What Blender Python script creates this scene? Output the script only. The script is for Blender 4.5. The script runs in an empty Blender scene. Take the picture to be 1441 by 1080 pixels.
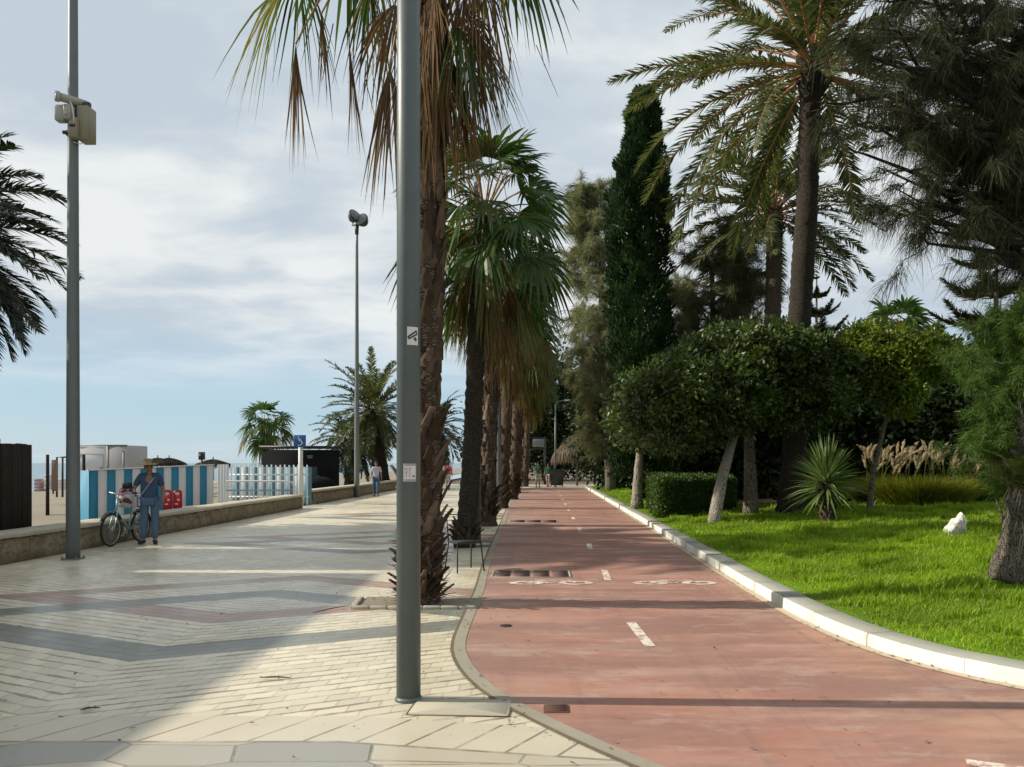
import bpy, bmesh, math, random
import numpy as np
from mathutils import Vector, Matrix, Euler
rng = np.random.default_rng(7)
random.seed(7)
PI = math.pi
SC = bpy.context.scene
COL = SC.collection
SUN_EL = math.radians(31)
SUN_TO = np.array([-math.cos(SUN_EL), 0.035 * math.cos(SUN_EL), math.sin(SUN_EL)])

# ---------------------------------------------------------------- object helpers
def tag(o, label=None, cat=None, group=None, kind=None):
    if label: o['label'] = label
    if cat: o['category'] = cat
    if group: o['group'] = group
    if kind: o['kind'] = kind
    return o

def thing(name, label, cat, loc=(0, 0, 0), rz=0.0, group=None):
    o = bpy.data.objects.new(name, None)
    COL.objects.link(o)
    o.location = loc
    o.rotation_euler = (0, 0, rz)
    o.empty_display_size = 0.3
    return tag(o, label, cat, group)

def dup(root, loc, rz=None, label=None, scale=None):
    r = root.copy(); COL.objects.link(r)
    r.location = loc
    if rz is not None: r.rotation_euler = (0, 0, rz)
    if label: r['label'] = label
    if scale: r.scale = (scale, scale, scale)
    for ch in list(root.children):
        c = ch.copy(); COL.objects.link(c); c.parent = r
        for g in list(ch.children):
            d = g.copy(); COL.objects.link(d); d.parent = c
    return r

class MB:
    """collects polygons and links them as ONE mesh object"""
    def __init__(s):
        s.v = []; s.q = []; s.t = []; s.qm = []; s.tm = []; s.n = 0
    def add(s, V, F, m=0):
        V = np.asarray(V, float).reshape(-1, 3); F = np.asarray(F, int)
        if len(F):
            if F.shape[1] == 4:
                s.q.append(F + s.n); s.qm.append(np.full(len(F), m))
            else:
                s.t.append(F + s.n); s.tm.append(np.full(len(F), m))
        s.v.append(V); s.n += len(V)
        return s
    def build(s, name, mats, parent=None, smooth=False, ngons=None):
        if not isinstance(mats, (list, tuple)): mats = [mats]
        V = np.concatenate(s.v) if s.v else np.zeros((0, 3))
        Q = np.concatenate(s.q) if s.q else np.zeros((0, 4), int)
        T = np.concatenate(s.t) if s.t else np.zeros((0, 3), int)
        me = bpy.data.meshes.new(name)
        me.vertices.add(len(V)); me.vertices.foreach_set('co', V.ravel())
        nl = Q.size + T.size
        me.loops.add(nl)
        me.loops.foreach_set('vertex_index', np.concatenate([Q.ravel(), T.ravel()]).astype(np.int32))
        npoly = len(Q) + len(T)
        me.polygons.add(npoly)
        ls = np.concatenate([np.arange(len(Q)) * 4, Q.size + np.arange(len(T)) * 3]).astype(np.int32)
        me.polygons.foreach_set('loop_start', ls)
        mi = np.concatenate([np.concatenate(s.qm) if s.qm else np.zeros(0), np.concatenate(s.tm) if s.tm else np.zeros(0)]).astype(np.int32)
        me.polygons.foreach_set('material_index', mi)
        if smooth: me.polygons.foreach_set('use_smooth', np.ones(npoly, bool))
        me.update(calc_edges=True); me.validate()
        for m in mats: me.materials.append(m)
        o = bpy.data.objects.new(name, me); COL.objects.link(o)
        if parent is not None: o.parent = parent
        return o
    # ---- shapes
    def box(s, c, d, m=0, rz=0.0, R=None):
        x, y, z = d[0] / 2, d[1] / 2, d[2] / 2
        V = np.array([[-x, -y, -z], [x, -y, -z], [x, y, -z], [-x, y, -z], [-x, -y, z], [x, -y, z], [x, y, z], [-x, y, z]])
        if rz:
            c_, s_ = math.cos(rz), math.sin(rz)
            V = V @ np.array([[c_, s_, 0], [-s_, c_, 0], [0, 0, 1]])
        if R is not None: V = V @ np.array(R).T
        F = [[0, 3, 2, 1], [4, 5, 6, 7], [0, 1, 5, 4], [1, 2, 6, 5], [2, 3, 7, 6], [3, 0, 4, 7]]
        return s.add(V + np.array(c), F, m)
    def rbox(s, c, d, r=0.02, m=0, rz=0.0, seg=3):
        """box whose vertical edges are rounded and whose rims are chamfered"""
        pts = []
        hx, hy = d[0] / 2 - r, d[1] / 2 - r
        for k, (sx, sy) in enumerate(((1, 1), (-1, 1), (-1, -1), (1, -1))):
            for j in range(seg + 1):
                a = (k + j / seg) * PI / 2
                pts.append((sx * hx, sy * hy, math.cos(a), math.sin(a)))
        n = len(pts); V = []
        for z, ins in ((-d[2] / 2, r * .5), (-d[2] / 2 + r * .5, 0), (d[2] / 2 - r * .5, 0), (d[2] / 2, r * .5)):
            for (x, y, ca, sa) in pts:
                V.append((x + (r - ins) * ca, y + (r - ins) * sa, z))
        V += [(0, 0, -d[2] / 2), (0, 0, d[2] / 2)]
        V = np.array(V)
        if rz:
            c_, s_ = math.cos(rz), math.sin(rz)
            V = V @ np.array([[c_, s_, 0], [-s_, c_, 0], [0, 0, 1]])
        F = [[L * n + i, L * n + (i + 1) % n, (L + 1) * n + (i + 1) % n, (L + 1) * n + i] for L in range(3) for i in range(n)]
        T = [[4 * n, (i + 1) % n, i] for i in range(n)] + [[4 * n + 1, 3 * n + i, 3 * n + (i + 1) % n] for i in range(n)]
        k = s.n
        s.add(V + np.array(c), F, m)
        s.t.append(np.array(T) + k); s.tm.append(np.full(len(T), m))
        return s
    def tube(s, P, r, n=8, m=0, cap=True, jitter=0.0, squash=None):
        P = np.asarray(P, float); K = len(P)
        r = np.broadcast_to(np.asarray(r, float), (K,))
        Tn = np.gradient(P, axis=0); Tn /= np.linalg.norm(Tn, axis=1)[:, None] + 1e-9
        ref = np.array([0, 0, 1.0]) if abs(Tn[0][2]) < .9 else np.array([1.0, 0, 0])
        V = []
        a = np.arange(n) * 2 * PI / n
        u = np.cross(Tn[0], ref); u /= np.linalg.norm(u)
        for k in range(K):
            u = u - Tn[k] * np.dot(u, Tn[k]); u /= np.linalg.norm(u) + 1e-9
            w = np.cross(Tn[k], u)
            rr = r[k] * (1 + jitter * rng.uniform(-1, 1, n)) if jitter else r[k]
            V.append(P[k] + (np.cos(a) * rr)[:, None] * u + (np.sin(a) * rr)[:, None] * w)
        V = np.concatenate(V)
        F = [[k * n + i, k * n + (i + 1) % n, (k + 1) * n + (i + 1) % n, (k + 1) * n + i] for k in range(K - 1) for i in range(n)]
        k0 = s.n
        s.add(V, F, m)
        if cap:
            s.v.append(np.array([P[0], P[-1]])); c0 = s.n; s.n += 2
            T = [[c0, k0 + (i + 1) % n, k0 + i] for i in range(n)] + [[c0 + 1, k0 + (K - 1) * n + i, k0 + (K - 1) * n + (i + 1) % n] for i in range(n)]
            s.t.append(np.array(T)); s.tm.append(np.full(len(T), m))
        return s
    def ell(s, c, r, m=0, nu=14, nv=9, R=None):
        u = np.arange(nu) * 2 * PI / nu; v = np.linspace(-PI / 2, PI / 2, nv)
        V = np.array([[math.cos(b) * math.cos(a), math.cos(b) * math.sin(a), math.sin(b)] for b in v for a in u]) * np.array(r)
        if R is not None: V = V @ np.array(R).T
        F = [[k * nu + i, k * nu + (i + 1) % nu, (k + 1) * nu + (i + 1) % nu, (k + 1) * nu + i] for k in range(nv - 1) for i in range(nu)]
        return s.add(V + np.array(c), F, m)
    def ribbons(s, P, W, S, m=0):
        """P (N,K,3) centre lines, W (N,K) half widths, S (N,3) or (N,K,3) side vectors"""
        P = np.asarray(P, float); N, K, _ = P.shape
        W = np.broadcast_to(W, (N, K))
        if S.ndim == 2: S = S[:, None, :]
        off = S * W[..., None]
        V = np.stack([P - off, P + off], axis=2).reshape(N * K * 2, 3)
        b = (np.arange(N) * K * 2)[:, None, None]; k = (np.arange(K - 1) * 2)[None, :, None]
        F = (b + k + np.array([0, 1, 3, 2])[None, None, :]).reshape(-1, 4)
        return s.add(V, F, m)
    def leaves(s, C, D, Nn, L, W, m=0):
        """pointed leaf quads: C (N,3) base, D direction, Nn normal, L length, W half width"""
        D = D / (np.linalg.norm(D, axis=1)[:, None] + 1e-9)
        S = np.cross(Nn, D); S /= np.linalg.norm(S, axis=1)[:, None] + 1e-9
        L = np.broadcast_to(L, (len(C),))[:, None]; W = np.broadcast_to(W, (len(C),))[:, None]
        V = np.stack([C, C + D * L * .5 + S * W, C + D * L, C + D * L * .5 - S * W], axis=1).reshape(-1, 3)
        F = np.arange(len(C) * 4).reshape(-1, 4)
        return s.add(V, F, m)

def unit(v):
    v = np.asarray(v, float)
    return v / (np.linalg.norm(v, axis=-1, keepdims=True) + 1e-9)

def rand_dirs(n):
    return unit(rng.normal(size=(n, 3)))

def at(px, py, Y):
    return np.array([(px - 762) / 1100 * Y, Y, 1.65 - (py - 652) / 1100 * Y])

# ---------------------------------------------------------------- node helpers
class NT:
    def __init__(s, name):
        s.mat = bpy.data.materials.new(name); s.mat.use_nodes = True
        s.t = s.mat.node_tree; s.t.nodes.clear()
        s.out = s.t.nodes.new('ShaderNodeOutputMaterial')
    def new(s, typ, **kw):
        n = s.t.nodes.new(typ)
        for k, v in kw.items(): setattr(n, k, v)
        return n
    def put(s, sock, v):
        if hasattr(v, 'is_output') or isinstance(v, bpy.types.NodeSocket): s.t.links.new(v, sock)
        else:
            if isinstance(v, (tuple, list)) and len(v) == 3 and sock.type == 'RGBA': v = (*v, 1)
            sock.default_value = v
    def math(s, op, a, b=0.0, c=None, clamp=False):
        n = s.new('ShaderNodeMath', operation=op, use_clamp=clamp)
        s.put(n.inputs[0], a); s.put(n.inputs[1], b)
        if c is not None: s.put(n.inputs[2], c)
        return n.outputs[0]
    def mix(s, f, a, b, mode='MIX'):
        n = s.new('ShaderNodeMix', data_type='RGBA', blend_type=mode)
        s.put(n.inputs[0], f); s.put(n.inputs[6], a); s.put(n.inputs[7], b)
        return n.outputs[2]
    def pos(s):
        if not hasattr(s, '_p'):
            s._p = s.new('ShaderNodeNewGeometry'); x = s.new('ShaderNodeSeparateXYZ')
            s.t.links.new(s._p.outputs['Position'], x.inputs[0]); s._x = x
        return s._p.outputs['Position']
    def xyz(s):
        s.pos(); return s._x.outputs[0], s._x.outputs[1], s._x.outputs[2]
    def obj(s):
        if not hasattr(s, '_o'): s._o = s.new('ShaderNodeTexCoord')
        return s._o.outputs['Object']
    def comb(s, x, y, z=0.0):
        n = s.new('ShaderNodeCombineXYZ')
        for i, v in enumerate((x, y, z)): s.put(n.inputs[i], v)
        return n.outputs[0]
    def scale(s, vec, sc):
        n = s.new('ShaderNodeMapping'); s.put(n.inputs[0], vec); n.inputs['Scale'].default_value = sc
        return n.outputs[0]
    def noise(s, vec, scale, detail=4, rough=.55, dist=0.0):
        n = s.new('ShaderNodeTexNoise'); s.put(n.inputs['Vector'], vec)
        n.inputs['Scale'].default_value = scale; n.inputs['Detail'].default_value = detail
        n.inputs['Roughness'].default_value = rough; n.inputs['Distortion'].default_value = dist
        return n.outputs[0]
    def voro(s, vec, scale, feature='F1', out=0, rnd=1.0):
        n = s.new('ShaderNodeTexVoronoi', feature=feature); s.put(n.inputs['Vector'], vec)
        n.inputs['Scale'].default_value = scale; n.inputs['Randomness'].default_value = rnd
        return n.outputs[out]
    def ramp(s, f, stops):
        n = s.new('ShaderNodeValToRGB'); s.put(n.inputs[0], f)
        e = n.color_ramp.elements
        while len(e) < len(stops): e.new(.5)
        for k, (p, c) in enumerate(stops):
            e[k].position = p
            if isinstance(c, (int, float)): c = (c, c, c)
            e[k].color = (*c, 1)
        return n.outputs[0]
    def step(s, x, a, b):
        n = s.new('ShaderNodeMapRange', interpolation_type='SMOOTHSTEP')
        s.put(n.inputs[0], x); s.put(n.inputs[1], a); s.put(n.inputs[2], b)
        return n.outputs[0]
    def bump(s, h, strength=.4, dist=.02, prev=None):
        n = s.new('ShaderNodeBump'); s.put(n.inputs['Height'], h)
        n.inputs['Strength'].default_value = strength; n.inputs['Distance'].default_value = dist
        if prev is not None: s.put(n.inputs['Normal'], prev)
        return n.outputs[0]
    def bsdf(s, color, rough=.8, metal=0.0, normal=None, spec=.5):
        n = s.new('ShaderNodeBsdfPrincipled')
        s.put(n.inputs['Base Color'], color); s.put(n.inputs['Roughness'], rough)
        n.inputs['Metallic'].default_value = metal
        n.inputs['Specular IOR Level'].default_value = spec
        if normal is not None: s.put(n.inputs['Normal'], normal)
        s.t.links.new(n.outputs[0], s.out.inputs[0])
        return n

MATS = {}
def leaf_mat(name, cols, trans=.35, rough=.55, clump=1.2, dark=.45, tcol=1.5, spec=.35):
    """cols: colour ramp over per-leaf random; a soft world noise makes light and dark clumps"""
    if name in MATS: return MATS[name]
    s = NT(name); g = s.new('ShaderNodeNewGeometry')
    n = len(cols)
    c = s.ramp(g.outputs['Random Per Island'], [(i / max(1, n - 1), k) for i, k in enumerate(cols)])
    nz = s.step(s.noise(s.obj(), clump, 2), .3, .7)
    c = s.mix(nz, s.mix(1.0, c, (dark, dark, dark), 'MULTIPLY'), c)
    p = s.bsdf(c, rough, spec=spec)
    t = s.new('ShaderNodeBsdfTranslucent'); s.put(t.inputs[0], s.mix(1.0, c, (tcol * 1.0, tcol * 1.05, tcol * .6), 'MULTIPLY'))
    m = s.new('ShaderNodeMixShader'); m.inputs[0].default_value = trans
    s.t.links.new(p.outputs[0], m.inputs[1]); s.t.links.new(t.outputs[0], m.inputs[2])
    s.t.links.new(m.outputs[0], s.out.inputs[0])
    MATS[name] = s.mat; return s.mat

def plain(name, color, rough=.6, metal=0.0, var=.12, scale=6.0, bump=0.0, spec=.5):
    """paint, plastic, cloth: base colour with slight dirt variation"""
    if name in MATS: return MATS[name]
    s = NT(name)
    n1 = s.noise(s.obj(), scale, 5, .6)
    f = s.math('ADD', 1 - var, s.math('MULTIPLY', n1, 2 * var))
    c = s.mix(1.0, color, s.comb(f, f, f), 'MULTIPLY')
    s.bsdf(c, rough, metal, s.bump(s.noise(s.obj(), scale * 8, 3), bump, .01) if bump else None, spec)
    MATS[name] = s.mat; return s.mat

def bark_mat(name, c1, c2, scale=(6, 6, 1.2), bump=.7, dist=.04, dark=(.02, .017, .013)):
    if name in MATS: return MATS[name]
    s = NT(name)
    v = s.scale(s.obj(), scale)
    n1 = s.noise(v, 3, 6, .65, .6); n2 = s.noise(s.obj(), 1.3, 3)
    cr = s.voro(v, 4, 'DISTANCE_TO_EDGE')
    c = s.mix(n1, c1, c2)
    c = s.mix(s.step(n2, .35, .65), c, s.mix(.5, c, c1))
    c = s.mix(s.step(cr, .12, 0.0), c, dark)
    h = s.math('ADD', n1, s.math('MULTIPLY', s.step(cr, 0.0, .2), .6))
    s.bsdf(c, .9, normal=s.bump(h, bump, dist), spec=.2)
    MATS[name] = s.mat; return s.mat
# ================================================================ SETTING
def resample(P, step):
    P = np.array(P, float); out = []
    for a, b in zip(P[:-1], P[1:]):
        n = max(1, int(np.linalg.norm(b - a) / step))
        for k in range(n): out.append(a + (b - a) * k / n)
    out.append(P[-1]); return np.array(out)

def smooth(P, it=6):
    P = P.copy()
    for _ in range(it): P[1:-1] = P[1:-1] * .5 + (P[:-2] + P[2:]) * .25
    return P

KERB = smooth(resample([(2.9, 52), (2.8, 20), (2.72, 11), (2.72, 8.6), (2.83, 7.1), (3.06, 6.26), (3.49, 5.65), (4.3, 5.0), (5.5, 4.5), (8, 3.85), (16, 3.2)], .35))
EDGE = smooth(resample([(-1.75, 52), (-1.1, 21.9), (-.97, 14.8), (-.91, 12.3), (-.83, 10.2), (-.81, 8.3), (-.795, 7.17), (-.74, 6.65), (-.54, 5.95), (-.32, 5.45), (.16, 4.74), (.53, 4.24), (1.3, 3.4), (3, 2.3), (8, 1.0), (16, 0)], .25), 3)

def normals2d(P):
    T = np.gradient(P, axis=0); T /= np.linalg.norm(T, axis=1)[:, None]
    return np.stack([-T[:, 1], T[:, 0]], 1)       # left of travel

def strip(name, P, off0, off1, z, mat, skirt=0.0):
    N = normals2d(P); A = P + N * off0; B = P + N * off1; n = len(P)
    m = MB(); V = np.concatenate([np.c_[A, np.full(n, z)], np.c_[B, np.full(n, z)]])
    F = [[i, i + 1, n + i + 1, n + i] for i in range(n - 1)]
    m.add(V, F)
    return tag(m.build(name, mat), kind='structure')

# -- paving -------------------------------------------------------
def paving_mat():
    s = NT('promenade_paving')
    x, y, z = s.xyz(); p = s.pos()
    ax = s.math('ABSOLUTE', s.math('ADD', x, 3.42))
    v = s.math('SUBTRACT', y, s.math('MULTIPLY', ax, .47))            # courses follow the chevrons
    wob = s.math('MULTIPLY', s.math('SUBTRACT', s.noise(p, 2.2, 3), .5), .05)
    row = s.math('DIVIDE', s.math('ADD', v, wob), .155)
    ri = s.math('FLOOR', row); rf = s.math('FRACT', row)
    sh = s.math('MULTIPLY', s.math('MODULO', ri, 2.0), .5)
    colm = s.math('ADD', s.math('DIVIDE', x, .20), sh)
    ci = s.math('FLOOR', colm); cf = s.math('FRACT', colm)
    e1 = s.math('MULTIPLY', s.math('MINIMUM', rf, s.math('SUBTRACT', 1.0, rf)), .155)
    e2 = s.math('MULTIPLY', s.math('MINIMUM', cf, s.math('SUBTRACT', 1.0, cf)), .20)
    jw = s.math('MULTIPLY', s.step(s.noise(p, 2.6, 5, .65), .3, .72), .024)
    j1 = s.step(e1, s.math('ADD', jw, .006), jw)
    j2 = s.math('MULTIPLY', s.step(e2, .012, .003), .4)
    joint = s.math('MAXIMUM', j1, j2)
    wn = s.new('ShaderNodeTexWhiteNoise', noise_dimensions='2D'); s.put(wn.inputs['Vector'], s.comb(ri, ci))
    tone = s.math('ADD', .86, s.math('MULTIPLY', wn.outputs[0], .22))
    cream = s.mix(s.noise(p, .45, 4), (.80, .715, .525), (.70, .63, .48))
    # chevrons, repeating along the promenade
    cell = s.math('FLOORED_MODULO', s.math('SUBTRACT', y, 4.75), 7.7)
    yy = s.math('ADD', cell, 4.75)
    wig = s.math('MULTIPLY', s.math('SUBTRACT', s.noise(p, 9, 2), .5), .07)
    vv = s.math('ADD', s.math('SUBTRACT', yy, s.math('MULTIPLY', ax, .47)), wig)
    ww = s.math('ADD', s.math('ADD', yy, s.math('MULTIPLY', ax, .5)), wig)
    def band(q, a, b): return s.math('MULTIPLY', s.math('GREATER_THAN', q, a), s.math('LESS_THAN', q, b))
    g1 = s.math('MULTIPLY', band(vv, 6.5, 7.05), s.math('LESS_THAN', yy, 8.55))
    g2 = s.math('MULTIPLY', band(ww, 9.65, 10.2), s.math('GREATER_THAN', yy, 8.3))
    r1 = s.math('MULTIPLY', band(vv, 8.05, 8.6), s.math('LESS_THAN', yy, 9.75))
    r2 = s.math('MULTIPLY', band(ww, 11.0, 11.5), s.math('GREATER_THAN', yy, 9.55))
    lim = s.math('MULTIPLY', s.math('GREATER_THAN', x, -8.2), s.math('GREATER_THAN', y, 5.4))
    red = s.math('MULTIPLY', s.math('MAXIMUM', r1, r2), lim)
    gry = s.math('MULTIPLY', s.math('MAXIMUM', g1, g2), lim)
    c = s.mix(s.math('MULTIPLY', red, .93), cream, (.42, .25, .20))
    c = s.mix(s.math('MULTIPLY', gry, .93), c, (.185, .21, .185))
    c = s.mix(1.0, c, s.comb(tone, tone, tone), 'MULTIPLY')
    # border course of slanted slabs, then big irregular slabs at the near end
    yb = s.math('ADD', y, s.math('MULTIPLY', s.math('MAXIMUM', s.math('ADD', x, 1.2), 0.0), .18))
    f = s.math('FRACT', s.math('DIVIDE', s.math('SUBTRACT', x, s.math('MULTIPLY', y, .62)), .33))
    sl = s.math('LESS_THAN', s.math('MINIMUM', f, s.math('SUBTRACT', 1.0, f)), .035)
    border = s.math('LESS_THAN', yb, 5.10)
    big = s.math('LESS_THAN', yb, 4.63)
    c = s.mix(border, c, s.mix(s.noise(p, 1.2, 3), (.70, .62, .47), (.58, .52, .41)))
    joint = s.mix(border, joint, sl)
    vp = s.scale(p, (.8, 1.7, 1))
    vc = s.voro(vp, 1.75, 'F1', 1, .5); ve = s.voro(vp, 1.75, 'DISTANCE_TO_EDGE', 0, .5)
    bw = s.new('ShaderNodeSeparateColor'); s.put(bw.inputs[0], vc)
    slab = s.ramp(bw.outputs[0], [(0.0, (.34, .33, .29)), (.4, (.50, .46, .37)), (.7, (.56, .50, .39)), (1.0, (.36, .345, .30))])
    c = s.mix(big, c, slab)
    joint = s.mix(big, joint, s.step(ve, .02, .008))
    dl = s.math('LESS_THAN', s.math('ABSOLUTE', s.math('SUBTRACT', yb, 4.63)), .014)
    joint = s.math('MAXIMUM', joint, dl)
    st = s.step(s.noise(p, .7, 5, .6), .35, .75)
    c = s.mix(s.math('MULTIPLY', st, .22), c, (.36, .33, .27))
    spk = s.step(s.noise(p, 26, 2), .68, .74)
    c = s.mix(s.math('MULTIPLY', spk, .5), c, (.22, .19, .15))
    fade = s.step(y, 24.0, 7.0)
    c = s.mix(s.math('MULTIPLY', joint, s.math('MULTIPLY', s.math('ADD', .25, s.math('MULTIPLY', fade, .6)), s.step(s.noise(p, 3.3, 4, .6), .25, .6))), c, (.20, .17, .12))
    grain = s.noise(p, 40, 4, .7)
    h = s.math('SUBTRACT', s.math('MULTIPLY', grain, .25), joint)
    worn = s.step(s.noise(p, .5, 3), .35, .7)
    s.bsdf(c, s.math('ADD', .26, s.math('MULTIPLY', worn, .24)), normal=s.bump(h, .35, .008), spec=.45)
    return s.mat

def lane_mat():
    s = NT('red_lane_asphalt'); p = s.pos(); x, y, z = s.xyz()
    n1 = s.noise(p, .8, 6, .62); n2 = s.noise(s.scale(p, (.35, 1.6, 1)), 1.4, 5, .6); n3 = s.noise(p, 60, 3, .7)
    c = s.ramp(n1, [(.25, (.31, .145, .11)), (.5, (.40, .20, .148)), (.75, (.45, .26, .195))])
    c = s.mix(s.math('MULTIPLY', s.step(n2, .42, .72), .65), c, (.47, .33, .27))
    gz = s.step(s.math('ADD', x, s.math('MULTIPLY', n1, 1.6)), 1.4, -.6)   # greyer, worn towards the paving
    c = s.mix(s.math('MULTIPLY', gz, .5), c, (.40, .30, .25))
    c = s.mix(s.step(n3, .62, .75), c, s.mix(.35, c, (.12, .07, .06)))
    oz = s.step(s.math('SUBTRACT', x, s.math('MULTIPLY', n2, .8)), 1.6, 2.5)
    c = s.mix(s.math('MULTIPLY', oz, .6), c, (.50, .30, .20))
    pt = s.step(s.noise(s.scale(p, (.3, 1.1, 1)), .9, 7, .7), .42, .6)
    c = s.mix(s.math('MULTIPLY', pt, .75), c, (.27, .155, .13))
    ty = s.step(s.noise(s.scale(p, (3.2, .10, 1)), 1.3, 5, .6), .53, .68)
    c = s.mix(s.math('MULTIPLY', ty, .35), c, (.22, .14, .125))
    c = s.mix(s.math('MULTIPLY', s.step(s.noise(s.scale(p, (.5, 1, 1)), 2.3, 7, .75), .5, .66), .5), c, (.50, .37, .31))
    stk = s.step(s.noise(s.scale(p, (.12, 2.2, 1)), 1.1, 6, .65), .54, .70)
    c = s.mix(s.math('MULTIPLY', stk, .4), c, (.20, .12, .10))
    c = s.mix(s.math('MULTIPLY', s.step(s.noise(p, 7, 4, .7), .58, .72), .25), c, (.18, .10, .085))
    s.bsdf(c, .85, normal=s.bump(n3, .25, .004), spec=.25)
    return s.mat

M_PAVE = paving_mat(); M_LANE = lane_mat()
def concrete(name, c, var=.2, rough=.85, spots=True):
    s = NT(name); p = s.pos()
    n1 = s.noise(p, 1.6, 6, .65); n2 = s.noise(p, 30, 3)
    k = s.math('ADD', 1 - var, s.math('MULTIPLY', n1, 2 * var))
    col = s.mix(1.0, c, s.comb(k, k, k), 'MULTIPLY')
    col = s.mix(s.math('MULTIPLY', s.step(s.noise(p, 4.5, 5, .7), .56, .72), .4), col, (.25, .22, .17))
    s.bsdf(col, rough, normal=s.bump(n2, .25, .005), spec=.3)
    return s.mat
M_CONC = concrete('grey_concrete', (.40, .375, .31))
M_KERB = concrete('whitewashed_kerb', (.74, .72, .635), .18)
M_KTOP = concrete('grey_kerb_top', (.36, .355, .30), .22)  # kerb top set greyer and darker than the white faces
def worn_white():
    s = NT('worn_white_marking'); p = s.pos(); n1 = s.noise(p, 6, 6, .7); n2 = s.noise(p, 45, 3)
    f = s.step(s.math('ADD', s.math('MULTIPLY', n1, .7), s.math('MULTIPLY', n2, .3)), .46, .57)
    s.bsdf(s.mix(f, (.74, .68, .58), (.44, .27, .22)), .85, normal=s.bump(n2, .25, .004), spec=.2); return s.mat
M_WHITE = worn_white()
M_EARTH = concrete('bare_earth', (.16, .13, .09), .3)

m = MB(); m.add([(-9.1, -25, 0), (30, -25, 0), (30, 62, 0), (-9.1, 62, 0)], [[0, 1, 2, 3]])
tag(m.build('promenade', M_PAVE), kind='structure')
m = MB(); m.add([(-9.4, -400, -.06), (4000, -400, -.06), (4000, 4000, -.06), (-9.4, 4000, -.06)], [[0, 1, 2, 3]])
tag(m.build('ground', M_EARTH), kind='structure')

bm = bmesh.new()
vs = [bm.verts.new((x, y, .004)) for x, y in EDGE] + [bm.verts.new((x, y, .004)) for x, y in KERB[::-1]]
bm.faces.new(vs); bmesh.ops.recalc_face_normals(bm, faces=bm.faces); bmesh.ops.triangulate(bm, faces=bm.faces[:])
me = bpy.data.meshes.new('bike_lane'); bm.to_mesh(me); bm.free(); me.materials.append(M_LANE)
o = bpy.data.objects.new('bike_lane', me); COL.objects.link(o); tag(o, kind='structure')
if me.polygons[0].normal.z < 0: me.flip_normals()
strip('lane_joint', EDGE, -.05, -.018, .0065, M_EARTH)
strip('lane_edging', EDGE, -.02, .085, .008, concrete('dusty_edging', (.33, .30, .235), .25))

# -- kerb ---------------------------------------------------------
def kerb():
    P = KERB; N = normals2d(P)                       # travel is towards the camera, so +N points to the lawn (east)
    d = np.r_[0, np.cumsum(np.linalg.norm(np.diff(P, axis=0), axis=1))]
    def pt(t):
        return np.array([np.interp(t, d, P[:, 0]), np.interp(t, d, P[:, 1])]), unit(np.array([np.interp(t, d, N[:, 0]), np.interp(t, d, N[:, 1])]))
    m = MB(); t = 0.0; L = d[-1]
    while t < L - .3:
        ln = 1.0; e = min(L, t + ln - .008)
        dz = rng.uniform(-.006, .006); ins = rng.uniform(-.006, .006)
        K = 5; rows = []
        for q in np.linspace(t, e, K):
            p, n = pt(q)
            prof = [(-.0, -.03), (.005, .105), (.02, .125), (.29, .128), (.335, .10), (.335, -.03)]
            rows.append([(*(p + n * (a + ins)), b + dz) for a, b in prof])
        V = np.array(rows).reshape(-1, 3); np_ = 6
        F = []; Fm = []
        for k in range(K - 1):
            for i in range(np_ - 1):
                F.append([k * np_ + i, (k + 1) * np_ + i, (k + 1) * np_ + i + 1, k * np_ + i + 1]); Fm.append(1 if i == 2 else 0)
        F = np.array(F); Fm = np.array(Fm); b = m.n
        m.add(V, F[Fm == 0], 0); m.q.append(F[Fm == 1] + b); m.qm.append(np.full((Fm == 1).sum(), 1))
        for k in (0, K - 1):
            m.q.append(np.array([[b + k * np_ + j for j in (0, 1, 4, 5)], [b + k * np_ + j for j in (1, 2, 3, 4)]])); m.qm.append(np.array([0, 0]))
        t += ln
    return tag(m.build('kerb', [M_KERB, M_KTOP]), kind='structure')
SIDE = 1.0
_n = normals2d(KERB)[len(KERB) // 3]
if _n[0] < 0: KERB_N = -normals2d(KERB)
else: KERB_N = normals2d(KERB)
_nd = normals2d
def normals2d(P, _f=_nd):
    n = _f(P)
    return n if n[len(P) // 3][0] > 0 else -n        # always towards the park side
kerb()
strip('gutter', KERB, -.10, .02, .009, concrete('dusty_gutter', (.55, .46, .34), .2))

# -- lawn ---------------------------------------------------------
KD = KERB[KERB[:, 1] > 3.0]
def kerb_dist(x, y):
    """distance of points on the park side from the back of the kerb"""
    x = np.asarray(x, float); y = np.asarray(y, float)
    A = KERB[:-1]; B = KERB[1:]; best = np.full(x.shape, 1e9)
    for a, b in zip(A, B):
        ab = b - a; t = np.clip(((x - a[0]) * ab[0] + (y - a[1]) * ab[1]) / (ab @ ab), 0, 1)
        dd = np.hypot(x - a[0] - t * ab[0], y - a[1] - t * ab[1]); best = np.minimum(best, dd)
    return best - .335
def sst(t): t = np.clip(t, 0, 1); return t * t * (3 - 2 * t)
def lawn_z(x, y):
    d = kerb_dist(x, y)
    return .10 + .24 * sst(d / 4.5) + .10 * np.sin(x * .55 + 1) * np.sin(y * .4) * sst(d / 3) + .02 * np.sin(x * 2.1 + y * 1.3) * sst(d / 1.0)
LZ = lambda x, y: float(lawn_z(np.array([x]), np.array([y]))[0])
kn = normals2d(KERB)
back = KERB + kn * .335
nt = 26; dist = np.r_[0, np.geomspace(.3, 60, nt - 1)]
rows = []
bk = back[:: 1]
for k, (p, q) in enumerate(zip(bk, normals2d(bk))):
    dirv = np.array([1.0, 0.0]) if p[1] > 9 else unit(q * .5 + np.array([.5, .35]) * (1 if p[0] < 6 else .6))
    rows.append([p + dirv * d for d in dist])
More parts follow.
